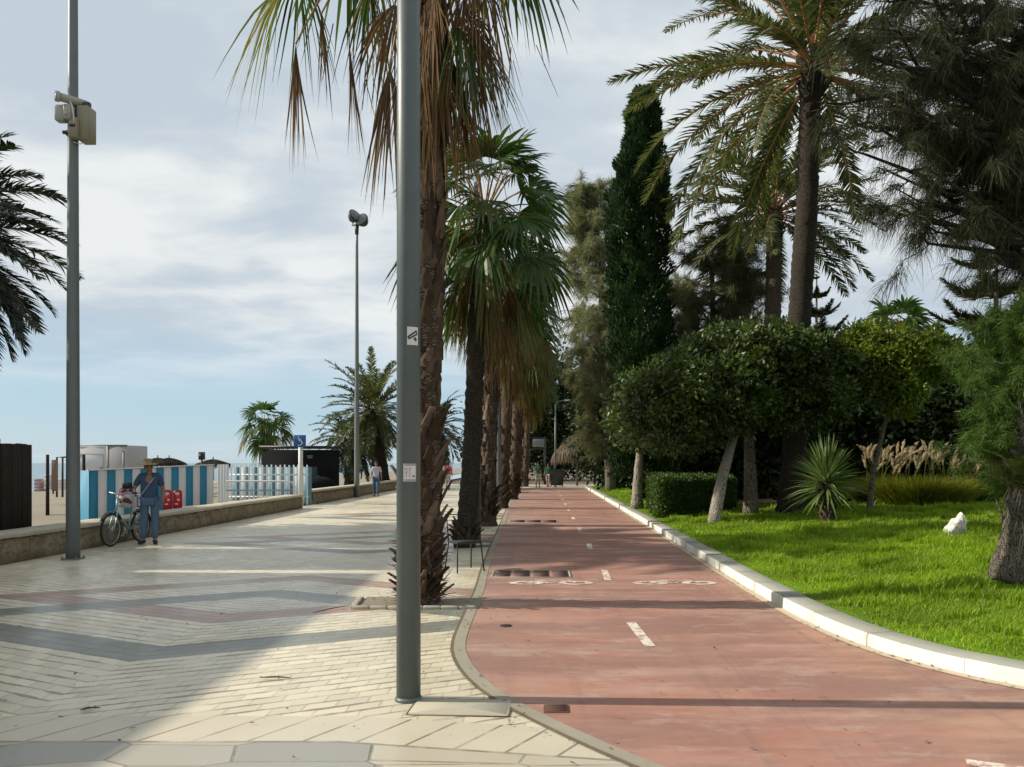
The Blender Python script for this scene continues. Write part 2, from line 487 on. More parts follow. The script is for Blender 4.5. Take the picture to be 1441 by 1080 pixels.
R = np.array(rows); n0, n1 = R.shape[:2]
Z = lawn_z(R[..., 0].ravel(), R[..., 1].ravel()).reshape(n0, n1)
V = np.concatenate([R, Z[..., None]], 2).reshape(-1, 3)
F = np.array([[i * n1 + j, i * n1 + j + 1, (i + 1) * n1 + j + 1, (i + 1) * n1 + j] for i in range(n0 - 1) for j in range(n1 - 1)])
s = NT('lawn_soil'); n1_ = s.noise(s.pos(), .6, 4); n2_ = s.noise(s.pos(), 14, 4)
s.bsdf(s.mix(s.step(n1_, .4, .7), s.mix(n2_, (.12, .22, .014), (.17, .30, .022)), s.mix(n2_, (.07, .12, .02), (.10, .11, .04))), .95, normal=s.bump(n2_, .5, .03), spec=.1)
tag(MB().add(V, F[:, ::-1]).build('lawn', s.mat, smooth=True), kind='structure')
PATHY = lambda x, y: (np.abs(y - (25.2 + .25 * (x - 6))) < .75) & (x > 5.6) & (x < 10.8)
px_ = np.linspace(5.6, 10.8, 30); m = MB(); V = []
for x in px_:
    yc = 25.2 + .25 * (x - 6)
    for dy in (-.75, -.25, .25, .75): V.append((x, yc + dy, LZ(x, yc + dy) + .03))
m.add(V, [[i * 4 + j, (i + 1) * 4 + j, (i + 1) * 4 + j + 1, i * 4 + j + 1] for i in range(29) for j in range(3)])
tag(m.build('park_path', concrete('pinkish_gravel', (.42, .31, .22))), kind='structure')

# -- grass blades (nobody could count them) ----------------------
def grass():
    pts = []
    for (n, x0, x1, y0, y1) in ((150000, 2.9, 9.5, 4.6, 13), (120000, 3.0, 13, 12, 22), (50000, 3.0, 20, 21, 36), (12000, 3, 9, 34, 52)):
        x = rng.uniform(x0, x1, n); y = rng.uniform(y0, y1, n)
        d = kerb_dist(x, y)
        kx = np.interp(y, KERB[::-1, 1], KERB[::-1, 0])
        ok = (x > kx + .3) & (d > .02) & ~PATHY(x, y)
        pts.append(np.c_[x[ok], y[ok]])
    P = np.concatenate(pts); n = len(P)
    z = lawn_z(P[:, 0], P[:, 1])
    tuft = .5 + .5 * np.sin(P[:, 0] * 2.3 + np.sin(P[:, 1] * 1.7) * 2) * np.sin(P[:, 1] * 2.9 + np.sin(P[:, 0] * 1.1) * 2)
    H = rng.uniform(.035, .095, n) * (.75 + .7 * tuft) * (1 + .5 * (rng.random(n) < .06))
    H *= .65 + .9 * (np.sin(P[:, 0] * 5.1 + 2 * np.sin(P[:, 1] * 3.7)) * np.sin(P[:, 1] * 4.3 + np.sin(P[:, 0] * 2.9)) > .45)
    H *= np.clip(kerb_dist(P[:, 0], P[:, 1]) / .35, .45, 1)
    a = rng.uniform(0, 2 * PI, n); lean = rng.uniform(.1, .7, n) * H
    D = np.c_[np.cos(a), np.sin(a), np.zeros(n)]
    B = np.c_[P, z - .01]
    M_ = B + D * lean[:, None] * .35 + np.c_[np.zeros((n, 2)), H * .6]
    T = B + D * lean[:, None] + np.c_[np.zeros((n, 2)), H]
    far = np.clip((P[:, 1] - 8) / 14, 0, 2)
    w = rng.uniform(.004, .007, n) * (1 + far)
    S = np.c_[-np.sin(a + .6), np.cos(a + .6), np.zeros(n)]
    m = MB()
    m.ribbons(np.stack([B, M_, T], 1), np.stack([w, w * .8, w * .1], 1), S)
    mt = leaf_mat('grass_blades', [(.18, .28, .012), (.28, .45, .018), (.35, .52, .026), (.44, .51, .08)], .45, .5, 1.1, .62, 1.2, .3)
    tag(m.build('grass', mt), kind='stuff', label='bright green grass on the lawn', cat='grass')
grass()

# -- beach and sea -----------------------------------------------
def beach_z(x, y):
    z = np.interp(x, [-70, -45, -16, -11.2, -10.1, -9.2], [-1.9, -1.2, -.25, .12, .42, .43])
    ramp = sst((y - 26.0) / 1.2) * sst((32.0 - y) / 1.2)
    low = np.interp(x, [-70, -45, -13.5, -11.7, -9.0], [-1.9, -1.2, -.45, -.08, -.05])
    far = sst((y - 32) / 3)
    z = z * (1 - ramp) + np.minimum(z, low) * ramp
    return z + .03 * np.sin(x * 1.7 + y) * np.sin(y * 1.3)
gx = np.r_[np.linspace(-90, -20, 20), np.linspace(-19, -9.0, 34)]; gy = np.r_[np.linspace(-60, 8, 18), np.linspace(9, 40, 63), np.linspace(42, 400, 40)]
X, Y = np.meshgrid(gx, gy); Zb = beach_z(X.ravel(), Y.ravel())
V = np.c_[X.ravel(), Y.ravel(), Zb]; a, b = len(gy), len(gx)
F = [[i * b + j, i * b + j + 1, (i + 1) * b + j + 1, (i + 1) * b + j] for i in range(a - 1) for j in range(b - 1)]
s = NT('beach_sand'); n1_ = s.noise(s.pos(), .7, 5); n2_ = s.noise(s.pos(), 9, 5)
s.bsdf(s.mix(n1_, (.25, .225, .18), (.33, .295, .235)), .95, normal=s.bump(n2_, .5, .05), spec=.1)
tag(MB().add(V, F).build('beach', s.mat, smooth=True), kind='structure')
s = NT('sea_water'); w = s.noise(s.scale(s.pos(), (1, .35, 1)), .25, 5)
s.bsdf(s.mix(w, (.10, .19, .23), (.15, .25, .28)), .25, normal=s.bump(w, .3, .6))
tag(MB().add([(-30000, -3000, -1.5), (-42, -3000, -1.5), (-42, 30000, -1.5), (-30000, 30000, -1.5)], [[0, 1, 2, 3]]).build('sea', s.mat), kind='structure')

# -- lane markings and covers ------------------------------------
def quad_sheet(name, pts, z, mat, label, cat, group=None):
    m = MB(); m.add([(*p, z) for p in pts], [[0, 1, 2, 3]]) if len(pts) == 4 else None
    o = m.build(name, mat)
    return tag(o, label, cat, group)
mk = MB()
def dash(c, L, ang, w=.10):
    d = np.array([math.sin(ang), math.cos(ang)]); n = np.array([d[1], -d[0]])
    K = 5; V = []
    for k in range(K):
        p = np.array(c) + d * (k / (K - 1) - .5) * L
        for sgn in (-1, 1): V.append((*(p + n * w / 2 * sgn), .0085))
    mk.add(V, [[2 * k, 2 * k + 1, 2 * k + 3, 2 * k + 2] for k in range(K - 1)])
for k in range(10): dash((.95, 7.53 + 3.96 * k), 1.05, .03 if k else -.05)
dash((2.95, 4.02), 1.35, PI / 2 + .42)
tag(mk.build('lane_dashes', M_WHITE), kind='structure')

def pictogram(name, cx, cy):
    """flat painted bicycle, seen lying along the lane's width"""
    m = MB(); z = .0092
    def ring(x, y, r, w, n=28):
        a = np.arange(n) * 2 * PI / n
        V = np.concatenate([np.c_[x + np.cos(a) * (r - w), y + np.sin(a) * (r - w), np.full(n, z)], np.c_[x + np.cos(a) * (r + w), y + np.sin(a) * (r + w), np.full(n, z)]])
        m.add(V, [[i, n + i, n + (i + 1) % n, (i + 1) % n] for i in range(n)])
    def bar(p, q, w=.028, dz=0.0):
        p = np.array(p, float); q = np.array(q, float); d = unit(q - p); n = np.array([-d[1], d[0]]) * w
        m.add([(*(p - n), z + dz), (*(p + n), z + dz), (*(q + n), z + dz), (*(q - n), z + dz)], [[0, 3, 2, 1]])
    ring(cx - .30, cy, .17, .05); ring(cx + .30, cy, .17, .05)
    A = (cx - .30, cy); B = (cx - .02, cy - .02); C = (cx - .12, cy + .24); D = (cx + .20, cy + .25); E = (cx + .30, cy)
    for k, (p, q) in enumerate(((A, B), (A, C), (B, C), (C, D), (B, D), (D, E))): bar(p, q, .026, .0006 * (k + 1))
    bar((cx - .2, cy + .29), (cx - .06, cy + .29), .025, .005); bar((cx + .14, cy + .33), (cx + .26, cy + .3), .025, .005)
    for V in m.v: V[:, 0] = cx + (V[:, 0] - cx) * 1.12; V[:, 1] = cy + (V[:, 1] - cy) * .72
    return tag(m.build(name, M_WHITE), kind='structure')
pictogram('bicycle_marking', .13, 10.72); pictogram('bicycle_marking', 1.83, 10.72)

M_IRON = plain('dark_iron', (.045, .04, .038), .6, .4, .25, 8)
def grate(x0, x1, y0, y1, n, label):
    M_IRON = plain('reddish_grate_iron', (.15, .095, .082), .7, .1, .25, 8)
    t = thing('drain_grate', label, 'drain grate', ((x0 + x1) / 2, (y0 + y1) / 2, 0), 0, 'drain grates across the red lane')
    m = MB(); w = (x1 - x0); h = y1 - y0
    for (cx, cy, dx, dy) in ((0, -h / 2, w, .03), (0, h / 2, w, .03), (-w / 2, 0, .03, h), (w / 2, 0, .03, h)): m.box((cx, cy, .007), (dx + .03 * (dx > dy), dy, .012))
    m.build('frame', M_CONC, t)
    for k in range(n):
        m = MB(); cx = -w / 2 + w * (k + .5) / n
        m.box((cx, 0, .004), (w / n - .05, h - .05, .010))
        for j in range(9): m.box((cx, -h / 2 + h * (j + .5) / 9, .0105), (w / n - .08, .025, .008))
        m.build('panel', M_IRON, t)
grate(-.72, .42, 11.25, 11.95, 4, 'dark iron drain grate of four panels behind the nearer painted bicycle')
grate(-.9, .45, 21.6, 22.5, 3, 'dark iron drain grate far down the lane before the second row of dashes')

t = thing('access_cover', 'pale concrete inspection cover set in paving beside the near lamp post', 'cover', (-.54, 5.27, 0), -.06)
m = MB(); m.rbox((0, 0, .004), (.66, .34, .016), .02); m.build('slab', concrete('cover_concrete', (.47, .43, .34)), t)
m = MB()
for (cx, cy, dx, dy) in ((0, -.176, .68, .010), (0, .176, .68, .010), (-.336, 0, .010, .342), (.336, 0, .010, .342)): m.box((cx, cy, .002), (dx, dy, .01))
m.build('frame', M_EARTH, t)
t = thing('drain_cover', 'small square rusty drain cover in the red lane near the concrete edging', 'drain cover', (.10, 5.23, .006))
m = MB(); m.rbox((0, 0, 0), (.17, .17, .01), .015)
for j in range(4): m.box((0, -.06 + .04 * j, .006), (.13, .012, .006))
m.build('lid', plain('rusty_iron', (.12, .06, .045), .8, .2, .3, 10), t)
t = thing('drain_cover', 'little dark round valve cover on the red lane, farther from camera than the square one', 'drain cover', (-.36, 7.9, .006))
m = MB(); m.tube([(0, 0, -.004), (0, 0, .005)], [.065, .06], 14); m.build('lid', M_IRON, t)
# ================================================================ VEGETATION
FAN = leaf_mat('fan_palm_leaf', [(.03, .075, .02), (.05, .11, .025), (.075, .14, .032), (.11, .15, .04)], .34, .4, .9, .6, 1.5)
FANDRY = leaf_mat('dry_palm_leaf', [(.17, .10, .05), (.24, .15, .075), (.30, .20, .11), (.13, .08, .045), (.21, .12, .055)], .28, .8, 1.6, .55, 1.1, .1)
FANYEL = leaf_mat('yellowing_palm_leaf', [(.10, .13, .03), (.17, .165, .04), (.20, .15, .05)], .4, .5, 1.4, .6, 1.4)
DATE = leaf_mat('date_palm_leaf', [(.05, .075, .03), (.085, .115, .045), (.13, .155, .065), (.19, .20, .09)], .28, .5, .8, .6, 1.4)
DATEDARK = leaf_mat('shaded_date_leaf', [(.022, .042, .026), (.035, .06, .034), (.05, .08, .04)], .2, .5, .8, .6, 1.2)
STALK = plain('palm_stalk', (.30, .18, .07), .6, 0, .25, 3)
M_TRUNK = bark_mat('palm_trunk', (.15, .11, .08), (.24, .19, .145), (3, 3, 9), .8, .05)
M_TRUNKD = bark_mat('dark_palm_trunk', (.055, .045, .035), (.10, .082, .065), (4, 4, 9), .8, .04)
M_BOOT = leaf_mat('old_leaf_base', [(.045, .032, .022), (.09, .062, .042), (.21, .15, .105), (.065, .045, .03), (.12, .085, .058)], .0, .85, 5, .6, 1, .1)

def frame_from(d):
    d = unit(d); ref = np.array([0, 0, 1.0])
    s = np.cross(d, ref)
    if np.linalg.norm(s) < .05: s = np.array([1.0, 0, 0])
    s = unit(s); return d, s, np.cross(s, d)

def fan_leaf(m, base, az, el, pet, R, nseg=34, spread=1.9, droop=.35, dead=False, mi=0, si=1, roll=0.0, sag=.2):
    """Washingtonia leaf: stalk, pleated blade of nseg segments with drooping split tips"""
    d0 = np.array([math.cos(az) * math.cos(el), math.sin(az) * math.cos(el), math.sin(el)])
    K = 5; t = np.linspace(0, 1, K)
    P = base + d0 * (t * pet)[:, None] + np.array([0, 0, -1.0]) * (sag * pet * t ** 2)[:, None]
    m.tube(P, np.linspace(.022, .011, K), 4, si, cap=False)
    d = unit(P[-1] - P[-2] + np.array([0, 0, -.12])); d, s, n = frame_from(d)
    if roll: s, n = s * math.cos(roll) + n * math.sin(roll), n * math.cos(roll) - s * math.sin(roll)
    a = np.linspace(-spread, spread, nseg) + rng.normal(0, .02, nseg)
    L = R * (1 - .22 * (np.abs(a) / max(spread, .1)) ** 2) * rng.uniform(.9, 1.06, nseg)
    dirs = np.cos(a)[:, None] * d + np.sin(a)[:, None] * s
    T = np.array([0, .28, .5, .7, .86, 1.0])
    pts = P[-1] + dirs[:, None, :] * (T[None, :] * L[:, None])[..., None]
    cup = .16 * R * (np.abs(np.sin(a)) ** 1.5)
    pts += n * (cup[:, None] * T[None, :])[..., None]
    dr = droop * rng.uniform(.6, 1.4, nseg) * R
    bend = np.where(T > .42, (T - .42) / .58, 0) ** 1.7
    pts[..., 2] -= dr[:, None] * bend[None, :]
    hz = np.where(T > .42, (T - .42) / .58, 0)
    pts += rng.normal(0, .035 * R if not dead else .06 * R, (nseg, 1, 3)) * hz[None, :, None]
    dl = 2 * spread / nseg
    W = L[:, None] * np.array([.012, .28, .44, .36, .22, .02])[None, :] * dl * .68
    side = -np.sin(a)[:, None] * d + np.cos(a)[:, None] * s
    side = unit(side + n * rng.normal(0, .35, (nseg, 1)))
    m.ribbons(pts, W, side, mi)
    return P[-1]

def thread_strands(m, C, n, spreadr, L, mi):
    """loose fibres hanging from a crown"""
    B = C + rng.normal(0, 1, (n, 3)) * spreadr
    l = rng.uniform(.5, 1, n) * L
    t = np.array([0, .5, 1.0])
    P = B[:, None, :] + rng.normal(0, .05, (n, 1, 3)) * t[None, :, None] * 3 * np.array([1, 1, 0]) - np.array([0, 0, 1.0]) * (t[None, :] * l[:, None])[..., None]
    m.ribbons(P, np.array([.008, .007, .003])[None, :], rand_dirs(n) * np.array([1, 1, .05]), mi)

def ringed_trunk(m, P0, P1, r0, r1, bulge=.0, step=.10, n=16, saw=.06, mi=0, lean=0.0):
    P0 = np.array(P0, float); P1 = np.array(P1, float); H = np.linalg.norm(P1 - P0)
    K = int(H / step) + 2; t = np.linspace(0, 1, K)
    P = P0 + (P1 - P0) * t[:, None]
    P[:, 0] += lean * np.sin(t * PI)
    P[:, 0] += .03 * np.sin(t * H * .9); P[:, 1] += .03 * np.cos(t * H * .7)
    r = (r0 + (r1 - r0) * t) * (1 + bulge * np.exp(-t * H / .5))
    r = r * (1 + saw * np.where(np.arange(K) % 2, 1, -1) * rng.uniform(.3, 1, K))
    m.tube(P, r, n, mi, jitter=.05)
    return P

def boots(m, P0, P1, r0, r1, z0, z1, per_m, size, out, mi=0):
    """cut leaf bases in a spiral on the trunk between heights z0 and z1"""
    P0 = np.array(P0, float); P1 = np.array(P1, float); H = P1[2] - P0[2]
    n = int((z1 - z0) * per_m); k = np.arange(n)
    z = z0 + (z1 - z0) * (k + rng.random(n)) / n; a = k * 2.39996 + rng.normal(0, .15, n)
    t = (z - P0[2]) / H; r = r0 + (r1 - r0) * t
    er = np.c_[np.cos(a), np.sin(a), np.zeros(n)]; et = np.c_[-np.sin(a), np.cos(a), np.zeros(n)]
    C = P0 + (P1 - P0) * t[:, None]; C[:, 2] = z
    C = C + er * (r * .9)[:, None]
    L = size * rng.uniform(.55, 1.2, n); o = out * rng.uniform(.4, 1.5, n)
    up = unit(er * o[:, None] + np.array([0, 0, 1.0]) + et * rng.normal(0, .18, (n, 1)))
    nrm = unit(np.cross(et, up)) * -1
    w = size * rng.uniform(.22, .34, n); th = .018
    T = np.array([0, .35, .75, 1.0]); W = np.array([1.0, .75, .42, .34])
    curl = np.array([0, .02, .12, .25])
    V = []
    for q in range(4):
        c = C + up * (L * T[q])[:, None] + er * (L * curl[q] * o)[:, None]
        for sx, sn in ((-1, -1), (1, -1), (1, 1), (-1, 1)):
            V.append(c + et * (w * W[q] * sx)[:, None] + nrm * (th * sn * (1.4 - T[q] * .8)))
    V = np.stack(V, 1).reshape(-1, 3)
    F = []
    for q in range(3):
        for j in range(4): F.append([q * 4 + j, q * 4 + (j + 1) % 4, (q + 1) * 4 + (j + 1) % 4, (q + 1) * 4 + j])
    F.append([12, 13, 14, 15])
    F = (np.arange(n) * 16)[:, None, None] + np.array(F)[None]
    m.add(V, F.reshape(-1, 4), mi)

def washingtonia(name, label, base, top, r0, r1, n_live, n_dead, R=.95, pet=1.1, skirt=1.8, trunk_mat=None, boot=None, group='fan palms in a row beside the red lane', seed=1, green_lo=-.35, bulge=.5, nseg=34, spreadk=1.0, core=0, fibres=0, tight=0, extra=()):
    global rng
    rng = np.random.default_rng(seed)
    base = np.array(base, float); top = np.array(top, float)
    t = thing(name, label, 'palm tree', tuple(base), 0, group)
    b0 = np.zeros(3); tp = top - base
    m = MB(); ringed_trunk(m, b0 - [0, 0, .05], tp, r0, r1, bulge)
    m.build('trunk', trunk_mat or M_TRUNK, t, smooth=False)
    if boot:
        m = MB()
        for (z0, z1, per, size, out) in boot: boots(m, b0, tp, r0, r1, z0, z1, per, size, out)
        if fibres:
            n = 1000; a = rng.uniform(0, 2 * PI, n); z = rng.uniform(.02, fibres, n) ** 1.0; h = np.c_[np.cos(a), np.sin(a), np.zeros(n)]
            B = h * (r0 * rng.uniform(.9, 1.5, n))[:, None]; B[:, 2] = z; D = unit(h * rng.uniform(.2, 1.3, (n, 1)) + rng.normal(0, .5, (n, 3)) + np.array([0, 0, .2])); l = rng.uniform(.05, .2, n)
            m.ribbons(B[:, None] + D[:, None] * (np.array([0, .5, 1])[None] * l[:, None])[..., None], np.array([.006, .005, .002])[None], rand_dirs(n))
        m.build('leaf_bases', M_BOOT, t)
    # live crown
    m = MB()
    for k in range(n_live):
        f = (k + .5) / n_live
        el = 1.35 - f * (1.35 - green_lo) + rng.normal(0, .1); az = k * 2.39996 + rng.normal(0, .2)
        p = tp + np.array([math.cos(az), math.sin(az), 0]) * r1 * .6 + np.array([0, 0, .25 - .5 * f])
        fan_leaf(m, p, az, el, pet * rng.uniform(.8, 1.15), R * rng.uniform(.85, 1.1), nseg - 6, 1.75 * spreadk, .16 + .38 * f * rng.uniform(.6, 1.4), mi=2 if (f > .8 and rng.random() < .22) else 0, roll=rng.normal(0, .38), sag=.1 + .35 * f)
    for e_ in extra:
        if e_[-1] != 'dead': hang_fan(m, tp, *[np.array(q) - base if i == 0 else q for i, q in enumerate(e_[:-1])], 2 if e_[-1] == 'yel' else 0, 1)
    m.build('crown', [FAN, STALK, FANYEL], t)
    # dead skirt
    if n_dead:
        m = MB()
        for k in range(n_dead):
            f = (k + .5) / n_dead
            az = k * 2.39996 + rng.normal(0, .25); el = (-.75 - .7 * f * rng.uniform(.8, 1.1)) if not tight else -1.05 - .42 * f
            p = tp + np.array([math.cos(az), math.sin(az), 0]) * r1 * .8 + np.array([0, 0, -.2 - skirt * .55 * f])
            fan_leaf(m, p, az, max(el, -1.5), pet * rng.uniform(.55, .95), R * rng.uniform(.75, 1.1), max(14, nseg - 10), rng.uniform(.35, .8), .55, True, mi=0 if rng.random() < .6 or tight else 2, roll=rng.normal(0, .9), sag=.4)
        thread_strands(m, tp + np.array([0, 0, -.6 - skirt * .5]), 260, np.array([.45, .45, skirt * .28]), .8, 0)
        for e_ in extra:
            if e_[-1] == 'dead': hang_fan(m, tp, *[np.array(q) - base if i == 0 else q for i, q in enumerate(e_[:-1])], 0, 1)
        if core:   # old stubs packed against the trunk under the skirt
            boots(m, b0, tp, r0 * 1.2, r1 * 1.2, tp[2] - skirt, tp[2] - .1, 30, .5, .5, 0)
        m.build('dead_fronds', [FANDRY, STALK, FANYEL], t)
    return t

def date_frond(m, base, az, el0, L, bend, nl=46, lf=.42, mi=0, si=1, wl=.016, twist=0.0, droop=.12):
    K = 12; t = np.linspace(0, 1, K)
    el = el0 - bend * t ** 1.25
    h = np.array([math.cos(az), math.sin(az), 0.0])
    T = np.cos(el)[:, None] * h + np.sin(el)[:, None] * np.array([0, 0, 1.0])
    P = base + np.r_[np.zeros((1, 3)), np.cumsum((T[1:] + T[:-1]) / 2 * (L / (K - 1)), axis=0)]
    lat = np.array([-math.sin(az), math.cos(az), 0.0])
    P += lat * (twist * L * t ** 2)[:, None]
    m.tube(P, np.linspace(.032, .006, K) * L / 4, 4, si, cap=False)
    u = np.linspace(.13, .99, nl); u = np.r_[u, u]; sg = np.r_[np.ones(nl), -np.ones(nl)]
    B = np.stack([np.interp(u, t, P[:, i]) for i in range(3)], 1)
    tan = unit(np.stack([np.interp(u, t, T[:, i]) for i in range(3)], 1))
    up = np.cross(tan, lat) * -1
    up = np.where(up[:, 2:3] < 0, -up, up)
    dirs = unit(tan * rng.uniform(.55, .8, (2 * nl, 1)) + lat * sg[:, None] * rng.uniform(.55, .85, (2 * nl, 1)) + up * rng.uniform(.1, .5, (2 * nl, 1)) + rng.normal(0, .07, (2 * nl, 3)))
    l = lf * (np.sin(np.clip(u * 1.02, 0, 1) * PI) ** .5 * .8 + .28) * rng.uniform(.85, 1.1, 2 * nl)
    q = np.array([0, .5, 1.0])
    pts = B[:, None, :] + dirs[:, None, :] * (q[None] * l[:, None])[..., None]
    pts[..., 2] -= (droop * l[:, None] * 2 * q[None] ** 2)
    side = unit(np.cross(dirs, up + rng.normal(0, .25, (2 * nl, 3))))
    m.ribbons(pts, wl * np.array([.7, 1, .1])[None, :], side, mi)

def date_palm(name, label, base, top, r0, r1, n, L, seed, lo=-.9, mat=None, trunk_mat=None, group=None, nl=46, lf=.45, wl=.018, stalk=None, az_keep=None, trunk=True, bend=1.0):
    global rng
    rng = np.random.default_rng(seed)
    base = np.array(base, float); tp = np.array(top, float) - base
    t = thing(name, label, 'palm tree', tuple(base), 0, group)
    if trunk:
        m = MB(); ringed_trunk(m, [0, 0, -.1], tp, r0, r1, .25, .12, 18, .05)
        boots(m, np.zeros(3), tp, r0, r1, max(.2, tp[2] - 1.1), tp[2] + .1, 40, .42, .55)
        m.build('trunk', trunk_mat or M_TRUNKD, t)
    m = MB()
    for k in range(n):
        f = (k + .5) / n; az = k * 2.39996 + rng.normal(0, .15)
        if az_keep and not az_keep(az): continue
        el = 1.45 - (1.45 - lo) * f ** .85 + rng.normal(0, .08)
        p = tp + np.array([math.cos(az), math.sin(az), 0]) * r1 * .7 + np.array([0, 0, .35 - .7 * f])
        date_frond(m, p, az, el, L * rng.uniform(.82, 1.08), bend * rng.uniform(.75, 1.3) * (1.1 - .35 * f), nl, lf, wl=wl, twist=rng.normal(0, .05))
    m.build('crown', [mat or DATE, stalk or STALK], t)
    return t

# ---------------------------------------------------------------- leafy trees
def limb_path(a, b, n=7, wig=.08):
    a = np.array(a, float); b = np.array(b, float); t = np.linspace(0, 1, n)
    P = a + (b - a) * t[:, None]; L = np.linalg.norm(b - a)
    w = rng.normal(0, wig * L / 3, (n, 3)); w[0] = 0; w[-1] = 0
    return P + w

def clump_leaves(m, centers, radii, per, L, W, up=.3, mi=0, out_c=None, flat=1.0):
    n = len(centers)
    C = np.repeat(centers, per, 0); rr = np.repeat(radii, per)
    d = rand_dirs(len(C)); rad = rng.random(len(C)) ** .45
    off = d * (rr * rad)[:, None]; off[:, 2] *= flat
    P = C + off
    D = unit(d + rng.normal(0, .6, d.shape) + np.array([0, 0, up]))
    Nn = unit(rng.normal(0, .5, d.shape) + d * .4 + np.array([0, 0, .7]))
    m.leaves(P, D, Nn, L * rng.uniform(.6, 1.25, len(P)), W * rng.uniform(.7, 1.2, len(P)), mi)

def blob_points(blobs, n, shell=.6, lump=.0):
    vol = np.array([b[1][0] * b[1][1] * b[1][2] for b in blobs]) ** .67; vol /= vol.sum()
    idx = rng.choice(len(blobs), n, p=vol)
    C = np.array([b[0] for b in blobs])[idx]; R = np.array([b[1] for b in blobs])[idx]
    d = rand_dirs(n); r = shell + (1 - shell) * rng.random(n) ** .6
    return C + d * R * r[:, None], d

def leafy_tree(name, label, base, trunk_pts, r0, blobs, n_cl, per, cr, L, W, mat, bark, seed, cat='tree', group=None, limbs=6, shell=.55, cut=None, extra_trunks=(), up=.3, flat=.75):
    global rng
    rng = np.random.default_rng(seed)
    base = np.array(base, float)
    t = thing(name, label, cat, tuple(base), 0, group)
    bl = [(np.array(c, float) - base, r) for c, r in blobs]
    if trunk_pts is not None:
        m = MB(); T = np.array(trunk_pts, float) - base
        P = smooth(resample(T, .25), 3); K = len(P)
        m.tube(P, np.linspace(r0, r0 * .55, K) * (1 + .25 * np.exp(-np.arange(K) * .25 / .25)), 12, 0, jitter=.05)
        for ET in extra_trunks:
            E = np.array(ET[0], float) - base; E = smooth(resample(E, .25), 3)
            m2 = MB(); m2.tube(E, np.linspace(ET[1], ET[1] * .6, len(E)), 10, 0, jitter=.05); m2.build('trunk', B_PALE, t, smooth=True)
        for k in range(limbs):
            c, r = bl[k % len(bl)]
            tgt = c + rand_dirs(1)[0] * np.array(r) * .6
            st = P[-1 - (k % max(1, K // 4))]
            Q = limb_path(st, tgt); m.tube(Q, np.linspace(r0 * .42, .015, len(Q)), 7, 0)
            for j in range(3):
                q = Q[2 + j]; e = q + rand_dirs(1)[0] * np.array(r) * .45
                Q2 = limb_path(q, e, 5); m.tube(Q2, np.linspace(r0 * .16, .008, 5), 5, 0)
        m.build('trunk', bark, t, smooth=True)
    m = MB()
    if cat == 'tree' and group is None:      # a few stray boughs break the outline
        for k in range(14):
            c, r = bl[int(rng.integers(len(bl)))]; dd = rand_dirs(1)[0]; dd[2] = abs(dd[2]) * .8
            bl.append((c + dd * np.array(r) * .95, tuple(np.array(r) * rng.uniform(.18, .32))))
    C, d = blob_points(bl, n_cl, shell)
    if cut: C = C[cut(C + base)]
    clump_leaves(m, C, cr * rng.uniform(.6, 1.3, len(C)), per, L, W, up, flat=flat)
    m.build('crown', mat, t)
    return t

def needle_tree(name, label, base, trunk_pts, r0, limb_ends, mat, bark, seed, twigs=7, sprays=26, needles=9, NL=.30, NW=.006, droop=.6, spread=.8, group=None, cat='tree'):
    """casuarina or pine: limbs, twigs along them, drooping tufts of needles along the twigs"""
    global rng
    rng = np.random.default_rng(seed)
    base = np.array(base, float); t = thing(name, label, cat, tuple(base), 0, group)
    m = MB(); P = smooth(resample(np.array(trunk_pts, float) - base, .4), 4); K = len(P)
    m.tube(P, np.linspace(r0, r0 * .35, K), 10, 0, jitter=.05)
    Bs = []; Ds = []
    for (e, sp) in limb_ends:
        e = np.array(e, float) - base
        dz = np.abs(P[:, 2] - (e[2] - .25 * np.hypot(*(e[:2] - P[K // 2, :2]))))
        st = P[int(np.argmin(dz))]
        Q = limb_path(st, e, 9, .1); L = np.linalg.norm(e - st)
        m.tube(Q, np.linspace(min(r0 * .45, .03 + .018 * L), .008, 9), 6, 0)
        for j in range(twigs):
            u = rng.uniform(.25, 1.0); q = np.array([np.interp(u, np.linspace(0, 1, 9), Q[:, i]) for i in range(3)])
            dd = unit(unit(e - st) * .7 + rand_dirs(1)[0] * np.array([1, 1, .7]) + np.array([0, 0, .1]))
            l = sp * rng.uniform(.5, 1.1)
            Q2 = limb_path(q, q + dd * l - np.array([0, 0, droop * .25 * l]), 6, .15)
            m.tube(Q2, np.linspace(.014, .004, 6), 4, 0, cap=False)
            uu = rng.uniform(.1, 1, sprays)
            Bs.append(np.stack([np.interp(uu, np.linspace(0, 1, 6), Q2[:, i]) for i in range(3)], 1)); Ds.append(np.repeat(dd[None], sprays, 0))
    m.build('trunk', bark, t, smooth=True)
    B = np.repeat(np.concatenate(Bs), needles, 0); D = np.repeat(np.concatenate(Ds), needles, 0); n = len(B)
    B = B + rng.normal(0, .04, (n, 3))
    D = unit(D * .6 + rand_dirs(n) * spread)
    l = NL * rng.uniform(.5, 1.3, n); q = np.array([0, .5, 1.0])
    pts = B[:, None] + D[:, None] * (q[None] * l[:, None])[..., None]
    pts[..., 2] -= droop * l[:, None] * q[None] ** 1.6
    m = MB(); m.ribbons(pts, NW * np.array([1, .8, .25])[None, :], unit(np.cross(D, rand_dirs(n))))
    m.build('crown', mat, t)
    return t

